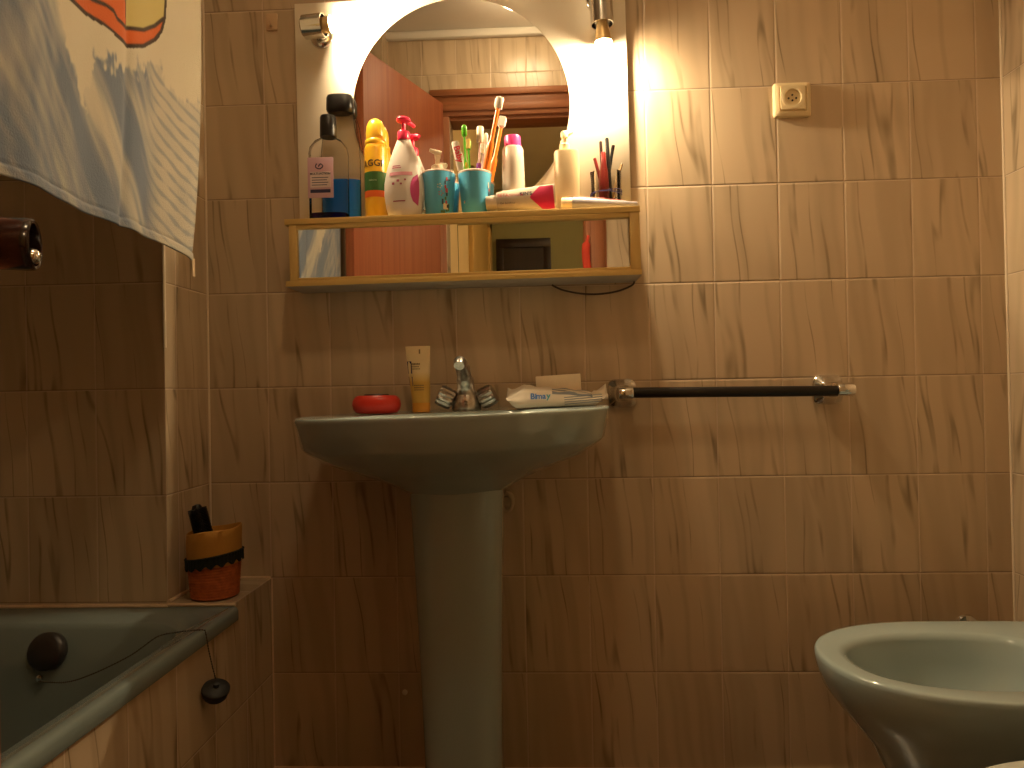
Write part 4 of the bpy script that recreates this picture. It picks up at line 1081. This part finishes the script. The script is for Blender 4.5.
for j in range(nz_):
    for i in range(ny_):
        bm.faces.new((grid[j][i], grid[j][i + 1], grid[j + 1][i + 1], grid[j + 1][i]))
# over the rod and a short back fall
prev = grid[0]
for k in range(1, 15):
    row = []
    for i in range(ny_ + 1):
        p = cloth(i / ny_, 0)
        if k <= 8:
            an = PI * k / 8; q = Vector((-.9255 + .0135 * math.cos(an), p.y, 1.9975 + .0135 * math.sin(an) * .3))
        else: q = Vector((-.939 - .004 * math.sin(i * .1) * (k - 8) / 6, p.y, 1.9975 - (k - 8) * .09))
        row.append(bm.verts.new(q))
    for i in range(ny_): bm.faces.new((prev[i + 1], prev[i], row[i], row[i + 1]))
    prev = row
tw = thing('bath_towel', (-.9255, -.6, 1.12), 'printed beach towel, blue grey waves and an orange hull shape, hanging above the bath', 'towel')
cols = [print_col(v.co.y + .008 * (1 - 1), v.co.z) if v.co.x > -.9254 else CRM for v in bm.verts]
M_TOWEL = mat('printed terry cloth', (.7, .6, .4), .9, spec=.1)
nt = M_TOWEL.node_tree; p = nt.nodes['Principled BSDF']
ca = nt.nodes.new('ShaderNodeVertexColor'); ca.layer_name = 'Print'; nt.links.new(ca.outputs['Color'], p.inputs['Base Color'])
tc = nt.nodes.new('ShaderNodeTexCoord'); nn_ = nt.nodes.new('ShaderNodeTexNoise'); nn_.inputs['Scale'].default_value = 420; nn_.inputs['Detail'].default_value = 2
bp = nt.nodes.new('ShaderNodeBump'); bp.inputs['Strength'].default_value = .6; bp.inputs['Distance'].default_value = .002
nt.links.new(tc.outputs['Object'], nn_.inputs['Vector']); nt.links.new(nn_.outputs['Fac'], bp.inputs['Height']); nt.links.new(bp.outputs['Normal'], p.inputs['Normal'])
p.inputs['Sheen Weight'].default_value = .2
to = put('towel_cloth', bm, M_TOWEL, tw, angle=180)
at = to.data.color_attributes.new('Print', 'FLOAT_COLOR', 'POINT')
for i, cc in enumerate(cols): at.data[i].color = (*cc, 1)
sm = to.modifiers.new('thickness', 'SOLIDIFY'); sm.thickness = .003; sm.offset = 0
bm = NB()
for k in range(2): pass
box(bm, -.9175, -.9160, -.336, -.326, 1.112, 1.146, .0004); put('care_tag', bm, mat('beige tag', (.66, .48, .30), .6), tw)

# red strap hanging on the door casing (seen only in the mirror door)
bm = NB(); sx_, sy_ = -.058, YD + .030
tube(bm, smooth_path([(sx_, sy_ - .004, 1.50), (sx_ - .012, sy_ + .004, 1.44), (sx_ - .006, sy_ + .006, 1.36), (sx_ + .014, sy_ + .006, 1.30)], 6), [.006] * 4 + [.016] * 11 + [.010] * 4, 12, flat=.4, flatdir=(1, 0, 0))
st_ = thing('strap', (sx_, sy_, 1.29), 'red strap hanging on the door casing, seen in the right mirror door', 'strap')
put('cloth_loop', bm, mat('red cloth', (.62, .05, .02), .7), st_)
bm = NB(); lathe(bm, [(.010, 0), (.014, .008), (.013, .03), (.006, .036), (0, .037)], (sx_ + .012, sy_ + .006, 1.265), seg=16); put('toggle', bm, mat('blue green toggle', (.06, .12, .13), .4), st_)

# hall lamp
hl = thing('ceiling_lamp', (.66, -2.4, 2.5), 'round white hall ceiling lamp, outside the view', 'ceiling lamp')
bm = NB(); lathe(bm, [(.13, -.002), (.13, -.02), (.10, -.03), (0, -.03)], (.66, -2.4, 2.5), seg=32); put('lamp_base', bm, M_WHITE, hl)
bm = NB(); lathe(bm, [(.115, -.028), (.12, -.05), (.09, -.085), (.04, -.1), (0, -.102)], (.66, -2.4, 2.5), seg=32); put('lamp_globe', bm, mat('lit opal glass', (.9, .8, .6), .4, emit=(1, .70, .38), es=60.0), hl)

cl = thing('ceiling_lamp', (-.3, -1.12, CE), 'round opal ceiling lamp inside the bathroom, outside the view', 'ceiling lamp')
bm = NB(); lathe(bm, [(.12, 0), (.12, -.02), (.10, -.028), (0, -.028)], (-.3, -1.12, CE - .0005), seg=32); put('lamp_base', bm, M_WHITE, cl)
bm = NB(); lathe(bm, [(.105, -.026), (.11, -.04), (.085, -.062), (.04, -.073), (0, -.075)], (-.3, -1.12, CE), seg=32); put('lamp_globe', bm, mat('dim opal glass', (.9, .8, .6), .4, emit=(1, .74, .42), es=28.0), cl)

# ------------------------------------------------------------------ world and view
wd = bpy.data.worlds.new('world'); SC.world = wd; wd.use_nodes = True
wd.node_tree.nodes['Background'].inputs[0].default_value = (.004, .003, .002, 1)
wd.node_tree.nodes['Background'].inputs[1].default_value = 1
vs = SC.view_settings
vs.view_transform = 'Standard'; vs.look = 'None'; vs.gamma = 1; vs.use_curve_mapping = False; vs.exposure = 0
